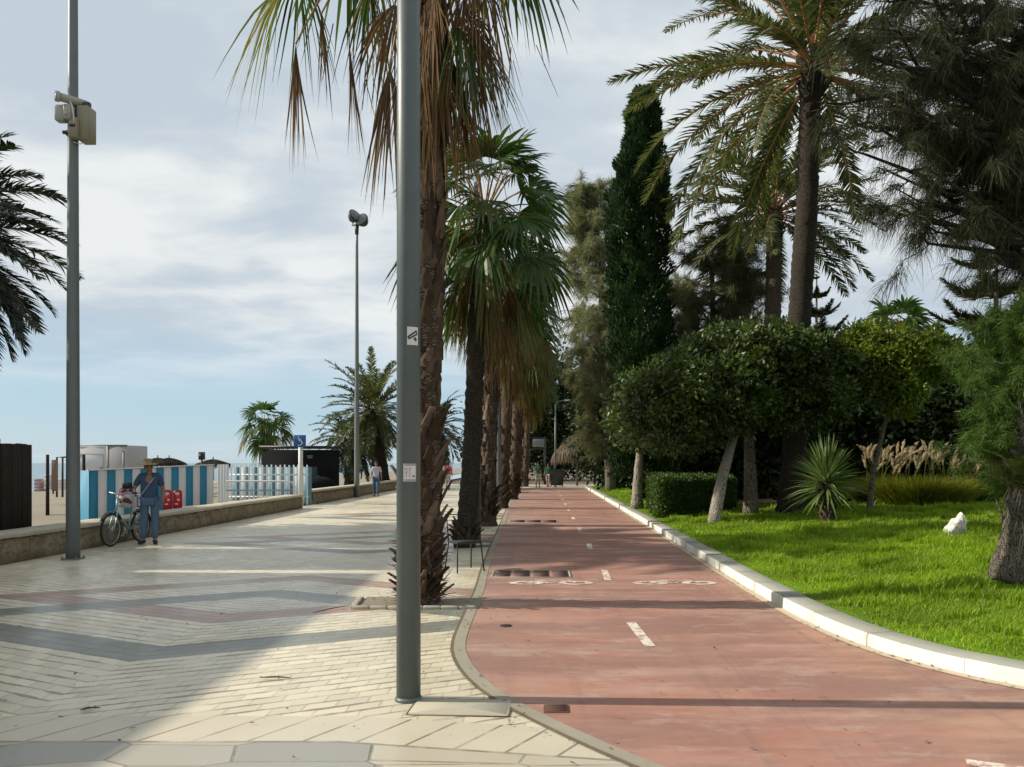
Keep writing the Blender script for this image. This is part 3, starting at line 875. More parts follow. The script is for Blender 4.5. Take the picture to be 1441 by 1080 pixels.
def hang_fan(m, crown, h, d, R, spread, droop, nseg, mi, si):
    """fan whose stalk arches from the crown out to h and whose blade hangs along d"""
    q = np.linspace(0, 1, 8); mid = (crown + h) / 2 + np.array([0, 0, .35 * np.linalg.norm((h - crown)[:2])])
    P = ((1 - q) ** 2)[:, None] * crown + (2 * q * (1 - q))[:, None] * mid + (q ** 2)[:, None] * h
    m.tube(P, np.linspace(.024, .011, 8), 5, si, cap=False)
    dd, s, n = frame_from(np.array(d)); s = unit(s + rng.normal(0, .25, 3)); n = unit(np.cross(s, dd))
    a = np.linspace(-spread, spread, nseg) + rng.normal(0, .03, nseg); L = R * rng.uniform(.75, 1.1, nseg)
    dirs = np.cos(a)[:, None] * dd + np.sin(a)[:, None] * s
    T = np.array([0, .25, .45, .65, .83, 1.0]); b = np.where(T > .3, (T - .3) / .7, 0) ** 1.5
    pts = h + dirs[:, None] * (T[None] * L[:, None])[..., None]
    pts[..., 2] -= droop * R * b[None] * rng.uniform(.5, 1.3, nseg)[:, None]
    pts += rng.normal(0, .05 * R, (nseg, 1, 3)) * b[None, :, None]
    W = L[:, None] * np.array([.02, .22, .3, .22, .11, .01])[None] * max(.07, 2 * spread / nseg) * .62
    m.ribbons(pts, W, unit(-np.sin(a)[:, None] * dd + np.cos(a)[:, None] * s + n * rng.normal(0, .5, (nseg, 1))), mi)

PALM1_EXTRA = [
    (at(398, -14, 9.1), (-.45, -.1, -.6), .95, .75, .8, 24, 'yel'), (at(420, -40, 9.4), (-.1, .3, -.7), .9, .8, .6, 22, 'green'),
    (at(416, 62, 9.0), (0.02, 0, -1), 1.1, .16, .35, 16, 'dead'), (at(452, 20, 9.3), (0.05, 0, -1), .95, .10, .3, 7, 'dead'), (at(490, 50, 9.1), (.1, 0, -1), 1.15, .28, .3, 20, 'dead'),
    (at(548, 96, 8.95), (0, -.1, -1), 1.2, .30, .3, 26, 'dead'), (at(520, -30, 9.5), (-.1, .2, -1), .95, .5, .5, 22, 'green'),
    (at(645, 30, 9.0), (.40, -.15, -.65), 1.05, .9, .6, 32, 'green'), (at(612, 60, 8.9), (.1, -.2, -1), 1.5, .38, .2, 30, 'dead'), (at(632, 70, 9.2), (.25, .1, -1), 1.35, .40, .25, 28, 'dead')]
# ---------------------------------------------------------------- the row of fan palms
P1b, P1t = (-1.42, 9.2, 0), (-1.26, 9.2, 8.7)
washingtonia('fan_palm', 'tall fan palm right behind the nearest lamp post, shaggy brown leaf bases at its foot', P1b, P1t, .172, .15, 40, 16, 1.0, 1.25, 2.2,
    M_TRUNK, [(0.02, .7, 150, .24, .7), (.6, 2.1, 46, .34, .34), (2.0, 7.2, 30, .37, .15)], seed=11, green_lo=.3, bulge=.35, nseg=38, fibres=.85, tight=1, extra=PALM1_EXTRA)
washingtonia('fan_palm', 'second fan palm of the row, smooth dark trunk and big fresh green fans', (-1.52, 15.4, 0), (-1.12, 15.4, 6.5), .19, .165, 44, 16, .92, 1.05, 1.1,
    M_TRUNKD, [(.02, .5, 60, .22, .8)], seed=12, green_lo=-.6, bulge=.15)
washingtonia('fan_palm', 'third fan palm of the lane row, pale peeling trunk and bulging brown foot', (-1.48, 20.6, 0), (-1.2, 20.6, 6.5), .20, .16, 40, 18, .85, .95, 1.2,
    M_TRUNK, [(.02, .9, 80, .40, .55), (.9, 4.5, 22, .34, .2)], seed=13, green_lo=-.65, bulge=.7, core=1)
row = [(-1.5, 28.6, 7.3, 14, 1.05, 'fourth fan palm of the lane row carrying a long dark green and brown skirt'),
       (-1.35, 35.5, 7.6, 15, 1.1, 'fifth fan palm of the lane row with a full rust brown skirt'),
       (-1.45, 43.0, 7.6, 16, 1.4, 'sixth fan palm of the lane row, half hidden by the fifth'),
       (-1.2, 55.0, 8.0, 17, 1.4, 'pale slim fan palm trunk at the far end of the red lane')]
for (x, y, h, sd, R, lab) in row:
    washingtonia('fan_palm', lab, (x, y, 0), (x + .45, y, h), .21, .17, 42, 26, R * .88, 1.05, 1.9, M_TRUNK, [(.02, 1.0, 40, .4, .5), (1, 4.5, 12, .34, .2)] , seed=sd, green_lo=-.7, bulge=.5, nseg=26, core=1)

# fan palms and date palms on the beach side
washingtonia('fan_palm', 'small green fan palm standing beside the black beach kiosk', (-17.4, 49, -.2), (-17.3, 49, 3.9), .24, .19, 24, 4, 1.0, 1.0, .6, M_TRUNK, None, None, 21, -.3, nseg=22)
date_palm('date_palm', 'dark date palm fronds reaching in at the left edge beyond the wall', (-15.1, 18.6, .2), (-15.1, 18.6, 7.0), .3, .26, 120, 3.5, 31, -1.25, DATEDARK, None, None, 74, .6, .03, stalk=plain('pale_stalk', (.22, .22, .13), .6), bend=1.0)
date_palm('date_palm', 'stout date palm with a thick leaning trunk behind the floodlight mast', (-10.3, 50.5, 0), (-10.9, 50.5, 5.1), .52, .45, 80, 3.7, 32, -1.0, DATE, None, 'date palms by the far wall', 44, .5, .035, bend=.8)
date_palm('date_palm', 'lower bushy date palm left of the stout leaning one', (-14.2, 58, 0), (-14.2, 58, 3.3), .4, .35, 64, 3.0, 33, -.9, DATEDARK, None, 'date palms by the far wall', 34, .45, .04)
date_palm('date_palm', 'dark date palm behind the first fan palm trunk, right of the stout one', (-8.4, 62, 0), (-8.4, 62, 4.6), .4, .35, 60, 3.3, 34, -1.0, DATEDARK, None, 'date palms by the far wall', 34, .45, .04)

date_palm('date_palm', 'unseen tall date palm past the left edge, added for its shadow on the lane', (-17.5, 15.2, .2), (-17.5, 15.2, 11.2), .3, .26, 70, 3.0, 37, -1.0, DATEDARK, None, None, 40, .5, .03)  # out of view; put in to throw a crown shadow across the lane
# tall date palms in the park
date_palm('tall_date_palm', 'tallest date palm, its dark trunk rising behind the round leafy tree', (7.0, 22, .3), (7.65, 22, 12.9), .34, .28, 62, 6.2, 35, -.5, DATE, M_TRUNKD, 'tall date palms in the park', 84, .58, .027, stalk=plain('orange_stalk', (.42, .22, .09), .55), bend=.95)
date_palm('tall_date_palm', 'second tall date palm, slimmer and lower, left of the tallest one', (9.0, 31, .3), (9.25, 31, 11.6), .36, .30, 58, 4.6, 36, -.5, DATE, M_TRUNK, 'tall date palms in the park', 60, .55, .032, stalk=plain('orange_stalk', (.42, .22, .09), .55), bend=.85)
# fan palm top over the trees
washingtonia('fan_palm', 'far fan palm top showing above the yellow green tree crown', (27.3, 60, 0), (27.3, 60, 12.0), .3, .22, 30, 6, 1.7, 1.3, .8, M_TRUNK, None, None, 22, -.5, nseg=20)

# ---------------------------------------------------------------- park trees
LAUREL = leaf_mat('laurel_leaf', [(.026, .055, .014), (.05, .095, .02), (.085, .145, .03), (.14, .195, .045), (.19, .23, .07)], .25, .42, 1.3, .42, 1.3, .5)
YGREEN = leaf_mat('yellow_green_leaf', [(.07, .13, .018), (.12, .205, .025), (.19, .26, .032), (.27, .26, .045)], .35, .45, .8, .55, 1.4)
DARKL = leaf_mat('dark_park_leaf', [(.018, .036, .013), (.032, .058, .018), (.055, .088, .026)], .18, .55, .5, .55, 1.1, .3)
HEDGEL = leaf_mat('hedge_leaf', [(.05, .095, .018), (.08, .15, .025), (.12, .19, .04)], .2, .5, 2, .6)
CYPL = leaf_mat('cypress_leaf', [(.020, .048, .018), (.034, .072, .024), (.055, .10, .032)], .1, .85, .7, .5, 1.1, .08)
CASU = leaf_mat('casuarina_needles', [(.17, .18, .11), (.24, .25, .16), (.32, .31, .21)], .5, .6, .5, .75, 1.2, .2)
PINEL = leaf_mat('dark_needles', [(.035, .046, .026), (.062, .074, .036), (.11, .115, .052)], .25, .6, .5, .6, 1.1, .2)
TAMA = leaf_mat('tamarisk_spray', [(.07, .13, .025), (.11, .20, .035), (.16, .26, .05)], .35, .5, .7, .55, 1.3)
B_GREY = bark_mat('grey_bark', (.16, .14, .11), (.27, .24, .19), (7, 7, 1.6), .6, .03)
B_PALE = bark_mat('pale_bark', (.36, .32, .26), (.50, .46, .39), (7, 7, 1.6), .5, .03)
B_DARK = bark_mat('dark_bark', (.04, .033, .026), (.085, .07, .055), (6, 6, 1.4), .8, .04)

zl = LZ(5.9, 22)
leafy_tree('round_laurel', 'broad dark laurel with a round spreading crown and leaning pale second trunk', (5.9, 22, zl),
    [(5.9, 22, zl - .1), (5.87, 22, 1.6), (5.8, 21.9, 2.7), (5.75, 21.9, 3.3)], .21,
    [((5.6, 21.6, 3.9), (2.5, 2.2, 1.35)), ((4.3, 20.6, 3.5), (1.6, 1.6, 1.2)), ((3.5, 20.8, 2.9), (1.2, 1.3, 1.0)), ((7.2, 21.6, 3.8), (1.7, 1.8, 1.25)), ((5.6, 20.8, 4.5), (1.7, 1.4, .8)), ((3.1, 22.2, 3.3), (.9, 1.2, .9))],
    440, 120, .40, .15, .042, LAUREL, B_GREY, 41, limbs=16, shell=.72,
    extra_trunks=[([(4.25, 19.4, LZ(4.25, 19.4) - .1), (4.6, 20.0, 1.2), (5.1, 20.9, 2.2), (5.5, 21.5, 3.2)], .17)])
leafy_tree('round_laurel', 'smaller laurel with a short pale trunk left of the clipped hedge', (3.25, 26.6, LZ(3.3, 26.6)),
    [(3.25, 26.6, .1), (3.28, 26.6, 1.2), (3.4, 26.6, 2.5)], .20,
    [((3.9, 26.6, 3.6), (1.4, 1.6, 1.4)), ((3.35, 26.2, 3.0), (.85, 1.2, .8)), ((4.6, 27, 3.6), (1.5, 1.5, 1.3)), ((5.8, 28, 3.6), (1.6, 1.5, 1.6))], 240, 90, .5, .18, .05, LAUREL, B_PALE, 42, limbs=8)
leafy_tree('yellow_green_tree', 'slender tree with thin bent trunk and yellowish green crown', (8.95, 21.3, LZ(8.95, 21.3)),
    [(8.95, 21.3, .2), (8.98, 21.3, 1.1), (9.25, 21.3, 2.3), (9.5, 21.3, 3.3)], .085,
    [((9.7, 21.5, 4.75), (1.45, 1.4, .8)), ((9.2, 21.3, 4.2), (.9, .9, .7)), ((10.6, 21.6, 4.5), (1.0, 1.0, .7)), ((9.6, 21.0, 3.4), (.5, .6, .5)), ((8.9, 21.8, 4.7), (.8, .9, .6))], 260, 70, .34, .16, .04, YGREEN, B_GREY, 43, limbs=9)

def cypress(name, label, base, H, R, seed, n=60000):
    global rng
    rng = np.random.default_rng(seed)
    t = thing(name, label, 'tree', base)
    m = MB(); m.tube([(0, 0, 0), (0, 0, H * .8)], [.25, .06], 9); m.build('trunk', B_DARK, t)
    u = rng.random(n) ** .85; z = .8 + u * (H - .8); a = rng.uniform(0, 2 * PI, n)
    prof = R * np.interp(u, [0, .15, .5, .75, .9, 1], [.85, 1.05, 1, .88, .72, .3])
    lump = 1 + .28 * np.sin(a * 3 + z * 1.6) * np.sin(z * 2.2 + a) + .17 * np.sin(a * 5 - z * 3.4) * np.sin(z * 1.3) + .17 * np.sin(a * 7 + z * 5) * np.sin(z * 4 + 2) + .1 * np.sin(z * 1.1 + 1)
    r = prof * lump * (1 - .3 * rng.random(n) ** 2)
    er = np.c_[np.cos(a), np.sin(a), np.zeros(n)]
    P = er * r[:, None]; P[:, 2] = z; P[:, 0] += .12 * np.sin(z * .5)
    D = unit(er * .7 + np.array([0, 0, 1.0]) + rng.normal(0, .35, (n, 3)))
    m = MB(); m.leaves(P, D, unit(er + rng.normal(0, .5, (n, 3))), rng.uniform(.12, .3, n), rng.uniform(.02, .05, n)); m.build('crown', CYPL, t)
cypress('cypress', 'tall narrow dark cypress between the casuarina and the date palms', (4.05, 32, .2), 16.6, 1.1, 44)

def rnd_limbs(c, r, n, sp, seed, lo=-1):
    g = np.random.default_rng(seed); out = []
    while len(out) < n:
        d = g.normal(size=3); d /= np.linalg.norm(d)
        if d[2] < lo: continue
        out.append((np.array(c) + d * np.array(r) * g.uniform(.55, 1), sp * g.uniform(.7, 1.3)))
    return out
needle_tree('casuarina', 'tall feathery olive casuarina behind the fan palms', (3.9, 44, .2), [(3.9, 44, 0), (3.6, 44, 6), (3.3, 44, 13), (3.0, 44, 16.5)], .3,
    rnd_limbs((3.1, 44, 9), (2.1, 2.0, 6.5), 60, 1.6, 1) + rnd_limbs((2.7, 44, 15.5), (1.0, 1.0, 3.4), 34, 1.0, 5), CASU, B_GREY, 45, 6, 18, 8, .5, .010, .4)
needle_tree('casuarina', 'feathery olive brown casuarina below the second date palm', (7.4, 33, .3), [(7.4, 33, 0), (7.3, 33, 5), (7.2, 33, 10)], .25,
    rnd_limbs((7.3, 33, 8.2), (2.3, 2.0, 3.4), 60, 1.4, 2), CASU, B_GREY, 46, 6, 18, 8, .45, .009, .1)
big = []
for (px, py, Y, rx, rz, n) in ((1320, 40, 15.5, 1.3, 1.3, 40), (1250, 110, 15, 1.1, .9, 30), (1230, 210, 15, .8, .7, 14), (1300, 250, 15.5, 1.1, .8, 26), (1400, 170, 16, 1.2, 1.5, 40), (1405, 235, 16, 1.0, .6, 16), (1215, 20, 16, .8, .7, 12), (1450, 60, 16, 1.5, 2.0, 40), (1440, 200, 15, .9, .7, 16), (1265, 300, 15.2, .55, .45, 16), (1190, 130, 15.2, .5, .7, 12)):
    big += rnd_limbs(at(px, py, Y), (rx * 1.15, 1.4, rz * 1.1), int(n * .42), 1.0, px + py)
needle_tree('weeping_pine', 'huge dark weeping pine whose feathery boughs fill the upper right corner', (12.4, 16, .3), [(12.4, 16, 0), (12.2, 16, 4), (12.0, 16, 8), (11.4, 16, 11.5)], .42,
    big, PINEL, B_DARK, 47, 6, 16, 8, .38, .0055, .8)
tam = []
for (px, py, Y, rx, rz, n) in ((1420, 560, 13, .75, .6, 40), (1400, 480, 13.5, .7, .5, 34), (1440, 640, 12.5, .6, .5, 26), (1365, 500, 14, .45, .4, 16), (1450, 450, 13, .7, .5, 24), (1385, 610, 13, .5, .4, 18)):
    tam += rnd_limbs(at(px + 28, py + 6, Y), (rx * 1.1, .7, rz * 1.1), n, .62, px)
needle_tree('tamarisk', 'bright green feathery tamarisk at the right edge above the lawn', (9.2, 13.3, .35), [(9.2, 13.3, .2), (9.1, 13.3, 1.5), (8.6, 13.2, 3.6)], .12,
    tam, TAMA, B_GREY, 48, 6, 24, 11, .17, .0045, .3)

def araucaria(name, label, base, H, seed, nw=9, rad=3.2, up=.35):
    global rng
    rng = np.random.default_rng(seed); t = thing(name, label, 'tree', base, 0, 'tiered pines far behind')
    m = MB(); m.tube([(0, 0, 0), (.05, 0, H)], [.22, .04], 9); f = MB()
    for w in range(nw):
        u = w / (nw - 1); z = H * (.30 + .68 * u); r = rad * (1 - u) ** .75 + .25
        for k in range(6):
            a = k * PI / 3 + w * .5 + rng.normal(0, .1); h = np.array([math.cos(a), math.sin(a), 0])
            q = np.linspace(0, 1, 7); P = h * (q * r)[:, None]; P[:, 2] = z - .10 * r * np.sin(q * PI) * 1.2 + up * r * q ** 2
            m.tube(P, np.linspace(.05, .012, 7), 5, 0, cap=False)
            n = 420; uu = rng.uniform(.12, 1, n); B = np.stack([np.interp(uu, q, P[:, i]) for i in range(3)], 1)
            lat = np.array([-h[1], h[0], 0]); sg = rng.choice([-1, 1], n)
            D = unit(h * .6 + lat * sg[:, None] * rng.uniform(.1, 1, (n, 1)) + np.array([0, 0, .35]) + rng.normal(0, .2, (n, 3)))
            l = (.95 * (1 - uu) + .28) * rng.uniform(.4, 1.1, n) * min(1, r / 2.2)
            f.leaves(B, D, rand_dirs(n), l, .028)
    m.build('trunk', B_GREY, t); f.build('crown', PINEL, t)
araucaria('tiered_pine', 'tiered pine with a pale straight trunk near the right edge', (20.9, 36, .3), 13.5, 51, 8, 3.9, .25)
araucaria('tiered_pine', 'tiered pine peeping out behind the tallest date palm trunk', (17.2, 49, .3), 13.2, 52, 9, 3.3, .45)

# dark mass of park trees behind
bgt = [(6.8, 27.5, 1.9, 3.0, 1.9, 2.2), (9.2, 28.5, 2.6, 3.1, 2.0, 2.4), (12.8, 29, 2.8, 3.2, 2.2, 2.6), (16.5, 30, 2.8, 3.4, 2.2, 2.8), (11.2, 28.0, 1.6, 3.0, 1.3, 1.8), (14.6, 27.6, 1.9, 2.8, 1.5, 1.9),
       (6.0, 37, 2.6, 4.2, 2.2, 3.6), (10.5, 38, 3.0, 4.0, 2.4, 3.4), (4.8, 47, 2.4, 4.8, 2.4, 4.6), (8.5, 50, 3.2, 5.2, 2.6, 4.4), (14.5, 44, 3.4, 3.8, 2.6, 3.2), (21, 42, 3.8, 3.8, 2.6, 3.2),
       (1.5, 76, 4.0, 6.6, 3.2, 6.0), (8.0, 74, 4.6, 6.0, 3.2, 5.4), (15.5, 72, 5.0, 5.5, 3.4, 4.8), (-4.2, 80, 3.0, 5.0, 3.0, 4.4)]
desc = ['dark bushy tree close behind the laurel and the clipped hedge', 'dark tree between the tall date palm and the slender tree', 'dark tree behind the tan plume grass', 'dark tree behind the right-hand tamarisk', 'dark low tree behind the slender bent trunk', 'dark low tree right of the tan plumes',
        'dark tree under the casuarina boughs behind the cypress', 'dark tree behind the slimmer date palm', 'dark tree beside the thatched shelter', 'dark wide tree behind the cypress foot', 'dark far tree left of the straight pale pine', 'dark far tree below the tiered pine at the right',
        'dark big tree closing the end of the red lane', 'dark big tree right of the lane end', 'dark big tree far behind the laurel', 'dark tree at the lane end behind the fan palm skirts']
for k, ((x, y, rx, zc, ry, rz), d) in enumerate(zip(bgt, desc)):
    zz = .2
    leafy_tree('park_tree', d, (x, y, zz), [(x, y, 0), (x + .1, y, zc * .5), (x, y, zc)], .2,
        [((x, y, zc), (rx, ry, rz)), ((x - rx * .5, y - .3, zc * .75), (rx * .6, ry * .7, rz * .6)), ((x + rx * .5, y, zc * .85), (rx * .7, ry * .7, rz * .7)), ((x, y - ry * .3, zc * .42), (rx * .95, ry * .6, rz * .42))],
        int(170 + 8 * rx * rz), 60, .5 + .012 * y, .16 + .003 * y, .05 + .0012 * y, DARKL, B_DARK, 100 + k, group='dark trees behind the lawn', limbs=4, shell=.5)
# ---------------------------------------------------------------- hedge, yucca, plumes, stump, stone
rng = np.random.default_rng(201)
def hedge():
    A = np.array([3.32, 21.9]); B = np.array([6.0, 24.2]); C = np.array([3.75, 27.2]); D = B + C - A
    H = 1.0; z0 = .18
    t = thing('clipped_hedge', 'box-shaped clipped hedge beside the white kerb', 'hedge', (A[0], A[1], 0))
    m = MB()
    q = [(*(p - A), z) for z in (0, H + z0 - .08) for p in (A * .97 + D * .03, B * .97 + C * .03, D * .97 + A * .03, C * .97 + B * .03)]
    m.add(q, [[0, 1, 5, 4], [1, 2, 6, 5], [2, 3, 7, 6], [3, 0, 4, 7], [4, 5, 6, 7]])
    m.build('stems', B_DARK, t)
    m = MB(); PP = []; NN = []
    def face(o, u, v, n, cnt):
        a = rng.random((cnt, 2)); P = o + a[:, :1] * u + a[:, 1:] * v
        P = P + n * rng.normal(0, .035, (cnt, 1)); PP.append(P); NN.append(np.repeat(n[None], cnt, 0))
    a3 = lambda p, z=0: np.array([p[0] - A[0], p[1] - A[1], z])
    up = np.array([0, 0, H + z0])
    nf = unit(np.array([(B - A)[1], -(B - A)[0], 0])); nl = unit(np.array([-(C - A)[1], (C - A)[0], 0]))
    face(a3(A), a3(B) , up, nf, 13000); face(a3(A), a3(C), up, nl, 16000)
    face(a3(B), a3(D) - a3(B), up, -nl, 6000); face(a3(C), a3(D) - a3(C), up, -nf, 4000)
    face(a3(A, H + z0), a3(B), a3(C), np.array([0, 0, 1.0]), 15000)
    P = np.concatenate(PP); N = np.concatenate(NN)
    P += .05 * np.sin(P[:, :1] * 4 + P[:, 1:2] * 3) * N
    D_ = unit(N * .8 + rng.normal(0, .6, P.shape) + np.array([0, 0, .3]))
    m.leaves(P, D_, unit(N + rng.normal(0, .6, P.shape)), rng.uniform(.05, .11, len(P)), rng.uniform(.014, .026, len(P)))
    m.build('foliage', HEDGEL, t)
hedge()

YUC = leaf_mat('yucca_blade', [(.07, .13, .04), (.14, .22, .06), (.22, .30, .11), (.30, .36, .16)], .25, .4, 1.5, .7, 1.2)
def yucca():
    z = LZ(6.8, 18.6)
    t = thing('yucca', 'spiky yucca with a burst of sword leaves on a short brown trunk', 'plant', (6.8, 18.6, z)); t.scale = (.94,) * 3
    m = MB(); m.tube([(0, 0, -.05), (.02, 0, .5), (-.03, 0, 1.0)], [.15, .13, .13], 12, 0, jitter=.1); boots(m, (0, 0, 0), (-.03, 0, 1.0), .14, .12, .05, .9, 60, .22, .5)
    m.build('trunk', M_TRUNK, t)
    n = 330; k = np.arange(n); f = (k + .5) / n; a = k * 2.39996 + rng.normal(0, .2, n); el = 1.45 - 1.75 * f
    h = np.c_[np.cos(a), np.sin(a), np.zeros(n)]; D = h * np.cos(el)[:, None] + np.array([0, 0, 1.0]) * np.sin(el)[:, None]
    L = rng.uniform(.75, 1.12, n); q = np.array([0, .35, .7, 1.0])
    B = np.array([-.03, 0, 1.3]) - np.array([0, 0, 1]) * (.55 * f)[:, None] + h * .06
    P = B[:, None] + D[:, None] * (q[None] * L[:, None])[..., None]; P[..., 2] -= .22 * L[:, None] * q[None] ** 2.2 * (.4 + f[:, None])
    S = np.cross(D, rng.normal(0, .3, (n, 3)) + np.array([0, 0, 1.0])); S = unit(S)
    m = MB(); m.ribbons(P, np.array([.018, .027, .02, .002])[None], S); m.build('crown', YUC, t)
    n = 60; a = rng.uniform(0, 2 * PI, n); D = np.c_[np.cos(a) * .5, np.sin(a) * .5, -np.ones(n)]; D = unit(D)
    B = np.array([0, 0, .75]) + rng.normal(0, .08, (n, 3)); P = B[:, None] + D[:, None] * (np.array([0, .5, 1.0])[None] * rng.uniform(.35, .65, n)[:, None])[..., None]
    m = MB(); m.ribbons(P, np.array([.015, .018, .003])[None], rand_dirs(n)); m.build('dead_leaves', FANDRY, t)
yucca()

PAMP = leaf_mat('plume_grass_blade', [(.15, .19, .025), (.25, .27, .035), (.36, .33, .06)], .4, .6, .9, .6)
PLUME = leaf_mat('plume', [(.58, .47, .38), (.70, .59, .49), (.78, .68, .58)], .5, .8, 2, .8, 1.1, .1)
def pampas(label, c, R, n, npl, seed):
    global rng
    rng = np.random.default_rng(seed); x, y = c; z = LZ(x, y)
    t = thing('plume_grass', label, 'grass clump', (x, y, z))
    a = rng.uniform(0, 2 * PI, n); r = R * rng.random(n) ** .5 * .75
    B = np.c_[np.cos(a) * r * 1.25, np.sin(a) * r * .8, np.zeros(n)]; h = np.c_[np.cos(a), np.sin(a), np.zeros(n)]
    L = rng.uniform(.8, 1.65, n); q = np.array([0, .4, .75, 1.0]); D = unit(h * rng.uniform(.1, .7, (n, 1)) + np.array([0, 0, 1.0]) + rng.normal(0, .12, (n, 3)))
    P = B[:, None] + D[:, None] * (q[None] * L[:, None])[..., None] + h[:, None] * (.28 * L[:, None] * q[None] ** 2)[..., None]; P[..., 2] -= .35 * L[:, None] * q[None] ** 2.4
    m = MB(); m.ribbons(P, np.array([.010, .011, .008, .001])[None], rand_dirs(n) * np.array([1, 1, .1])); m.build('blades', PAMP, t)
    if npl:
        m = MB()
        for k in range(npl):
            aa = rng.uniform(0, 2 * PI); rr = R * 1.0 * rng.random() ** .5; b = np.array([math.cos(aa) * rr * 1.3, math.sin(aa) * rr * .7, .6])
            H = rng.uniform(1.2, 1.85) - .25 * abs(b[0]) / R * .6; ln = np.array([rng.normal(.12, .2), rng.normal(-.05, .1), 0])
            q = np.linspace(0, 1, 6); S = b + (np.array([0, 0, H - .6]) * q[:, None]) + ln * (q ** 2)[:, None]
            m.tube(S, .006, 4, 1, cap=False)
            tipd = unit(np.array([ln[0] * 1.6, ln[1], .9])); nb = 130; u = rng.random(nb)
            bb = S[-1] + tipd * (u * .48 - .12)[:, None]; bb[:, :2] += (ln[:2] * (u ** 2)[:, None]) * .5; bb[:, 2] -= .05 * u ** 2
            d = unit(rand_dirs(nb) * .32 + tipd * .9 + np.array([ln[0], ln[1], -.1]) * .4)
            m.leaves(bb, d, rand_dirs(nb), (.14 * np.sin(np.clip(u + .12, 0, 1) * PI) + .04), .013, 0)
        m.build('plumes', [PLUME, PAMP], t)
pampas('tan feathery plumes over a yellow-green grass clump behind the lawn', (12.1, 24.9), 1.45, 7500, 84, 61)
pampas('low yellowish grass tuft between the yucca and the slender tree', (8.3, 23.2), .55, 900, 0, 62)

z = LZ(5.75, 9.2)
t = thing('palm_stump', 'thick grey fibrous palm trunk at the right edge of the lawn', 'palm tree', (5.78, 9.2, z - .04))
m = MB(); K = 40; q = np.linspace(0, 1, K); P = np.c_[.02 + .42 * q ** 1.1, np.zeros(K), q * 2.6]
rng = np.random.default_rng(63)
m.tube(P, (.40 - .06 * q + .10 * np.exp(-q * 9)) , 44, 0, jitter=.05); boots(m, (0, 0, 0), (.44, 0, 2.6), .40, .34, .55, 2.5, 34, .34, .3)
m.build('trunk', bark_mat('fibrous_grey_bark', (.24, .20, .16), (.46, .40, .31), (16, 16, 1.3), 1.0, .05), t)
m = MB()
n = 900; a = rng.uniform(0, 2 * PI, n); zz = rng.uniform(.0, 1.5, n); h = np.c_[np.cos(a), np.sin(a), np.zeros(n)]
B = h * (.41 - .02 * zz[:, None]); B[:, 0] += .02 + .42 * (zz / 2.6) ** 1.1; B[:, 2] = zz
D = unit(h * .12 + np.array([0, 0, -1.0]) + rng.normal(0, .12, (n, 3))); l = rng.uniform(.12, .4, n)
m.ribbons(B[:, None] + D[:, None] * (np.array([0, .5, 1])[None] * l[:, None])[..., None], np.array([.008, .009, .003])[None], unit(np.cross(D, h)))
m.build('fibres', leaf_mat('grey_fibre', [(.16, .14, .11), (.30, .26, .2), (.40, .35, .28)], 0, .9, 3, .6), t)
m = MB()
for k in range(16):
    date_frond(m, np.array([.0, -.1, .95]) + rng.normal(0, .08, 3), PI + rng.uniform(-1.2, 1.2), rng.uniform(.7, 1.45), rng.uniform(.5, .95), rng.uniform(.3, .8), 26, .24, wl=.009)
m.build('shoots', [leaf_mat('green_shoot', [(.08, .13, .03), (.13, .19, .04), (.20, .22, .06)], .35, .5, 1, .7), STALK], t)

z = LZ(7.0, 13.2)
t = thing('white_stone', 'whitewashed pointed stone standing in the lawn', 'stone', (7.0, 13.2, z))
bmx = bmesh.new(); bmesh.ops.create_icosphere(bmx, subdivisions=4, radius=1)
for v in bmx.verts:
    c = v.co; n_ = .18 * math.sin(c.x * 4 + 1) * math.cos(c.y * 3.1) + .10 * math.sin(c.z * 7 + c.x * 5) + .05 * math.sin(c.x * 13 + c.y * 11)
    c = c * (1 + n_); c.x = c.x * .17 + c.z * .09; c.y *= .14; c.z = c.z * .20 + .14; c.x *= 1 - .35 * max(0, c.z - .1) / .25
    v.co = c
me = bpy.data.meshes.new('stone'); bmx.to_mesh(me); bmx.free()
s = NT('whitewashed_stone'); n1_ = s.noise(s.obj(), 9, 5, .7); s.bsdf(s.mix(s.step(n1_, .5, .68), (.72, .70, .63), (.25, .22, .18)), .9, normal=s.bump(n1_, .8, .04)); me.materials.append(s.mat)
o = bpy.data.objects.new('rock', me); COL.objects.link(o); o.parent = t

rng = np.random.default_rng(64)
def low_shrub(label, x, y, n, L, mat, arch=.9):
    z = LZ(x, y) if x > 3 else 0.0
    t = thing('cycad_shrub', label, 'shrub', (x, y, z)); m = MB()
    for k in range(n): date_frond(m, np.array([0, 0, .15]), k * 2.4, rng.uniform(.4, 1.4), L * rng.uniform(.7, 1.1), arch, 24, .28, wl=.014)
    m.build('fronds', [mat, STALK], t)
low_shrub('low arching frond shrub behind the clipped hedge', 4.3, 28.6, 16, 1.5, FANYEL)
low_shrub('arching grey-green frond shrub by the lane end under the trees', 4.6, 46.5, 14, 2.2, DATE)

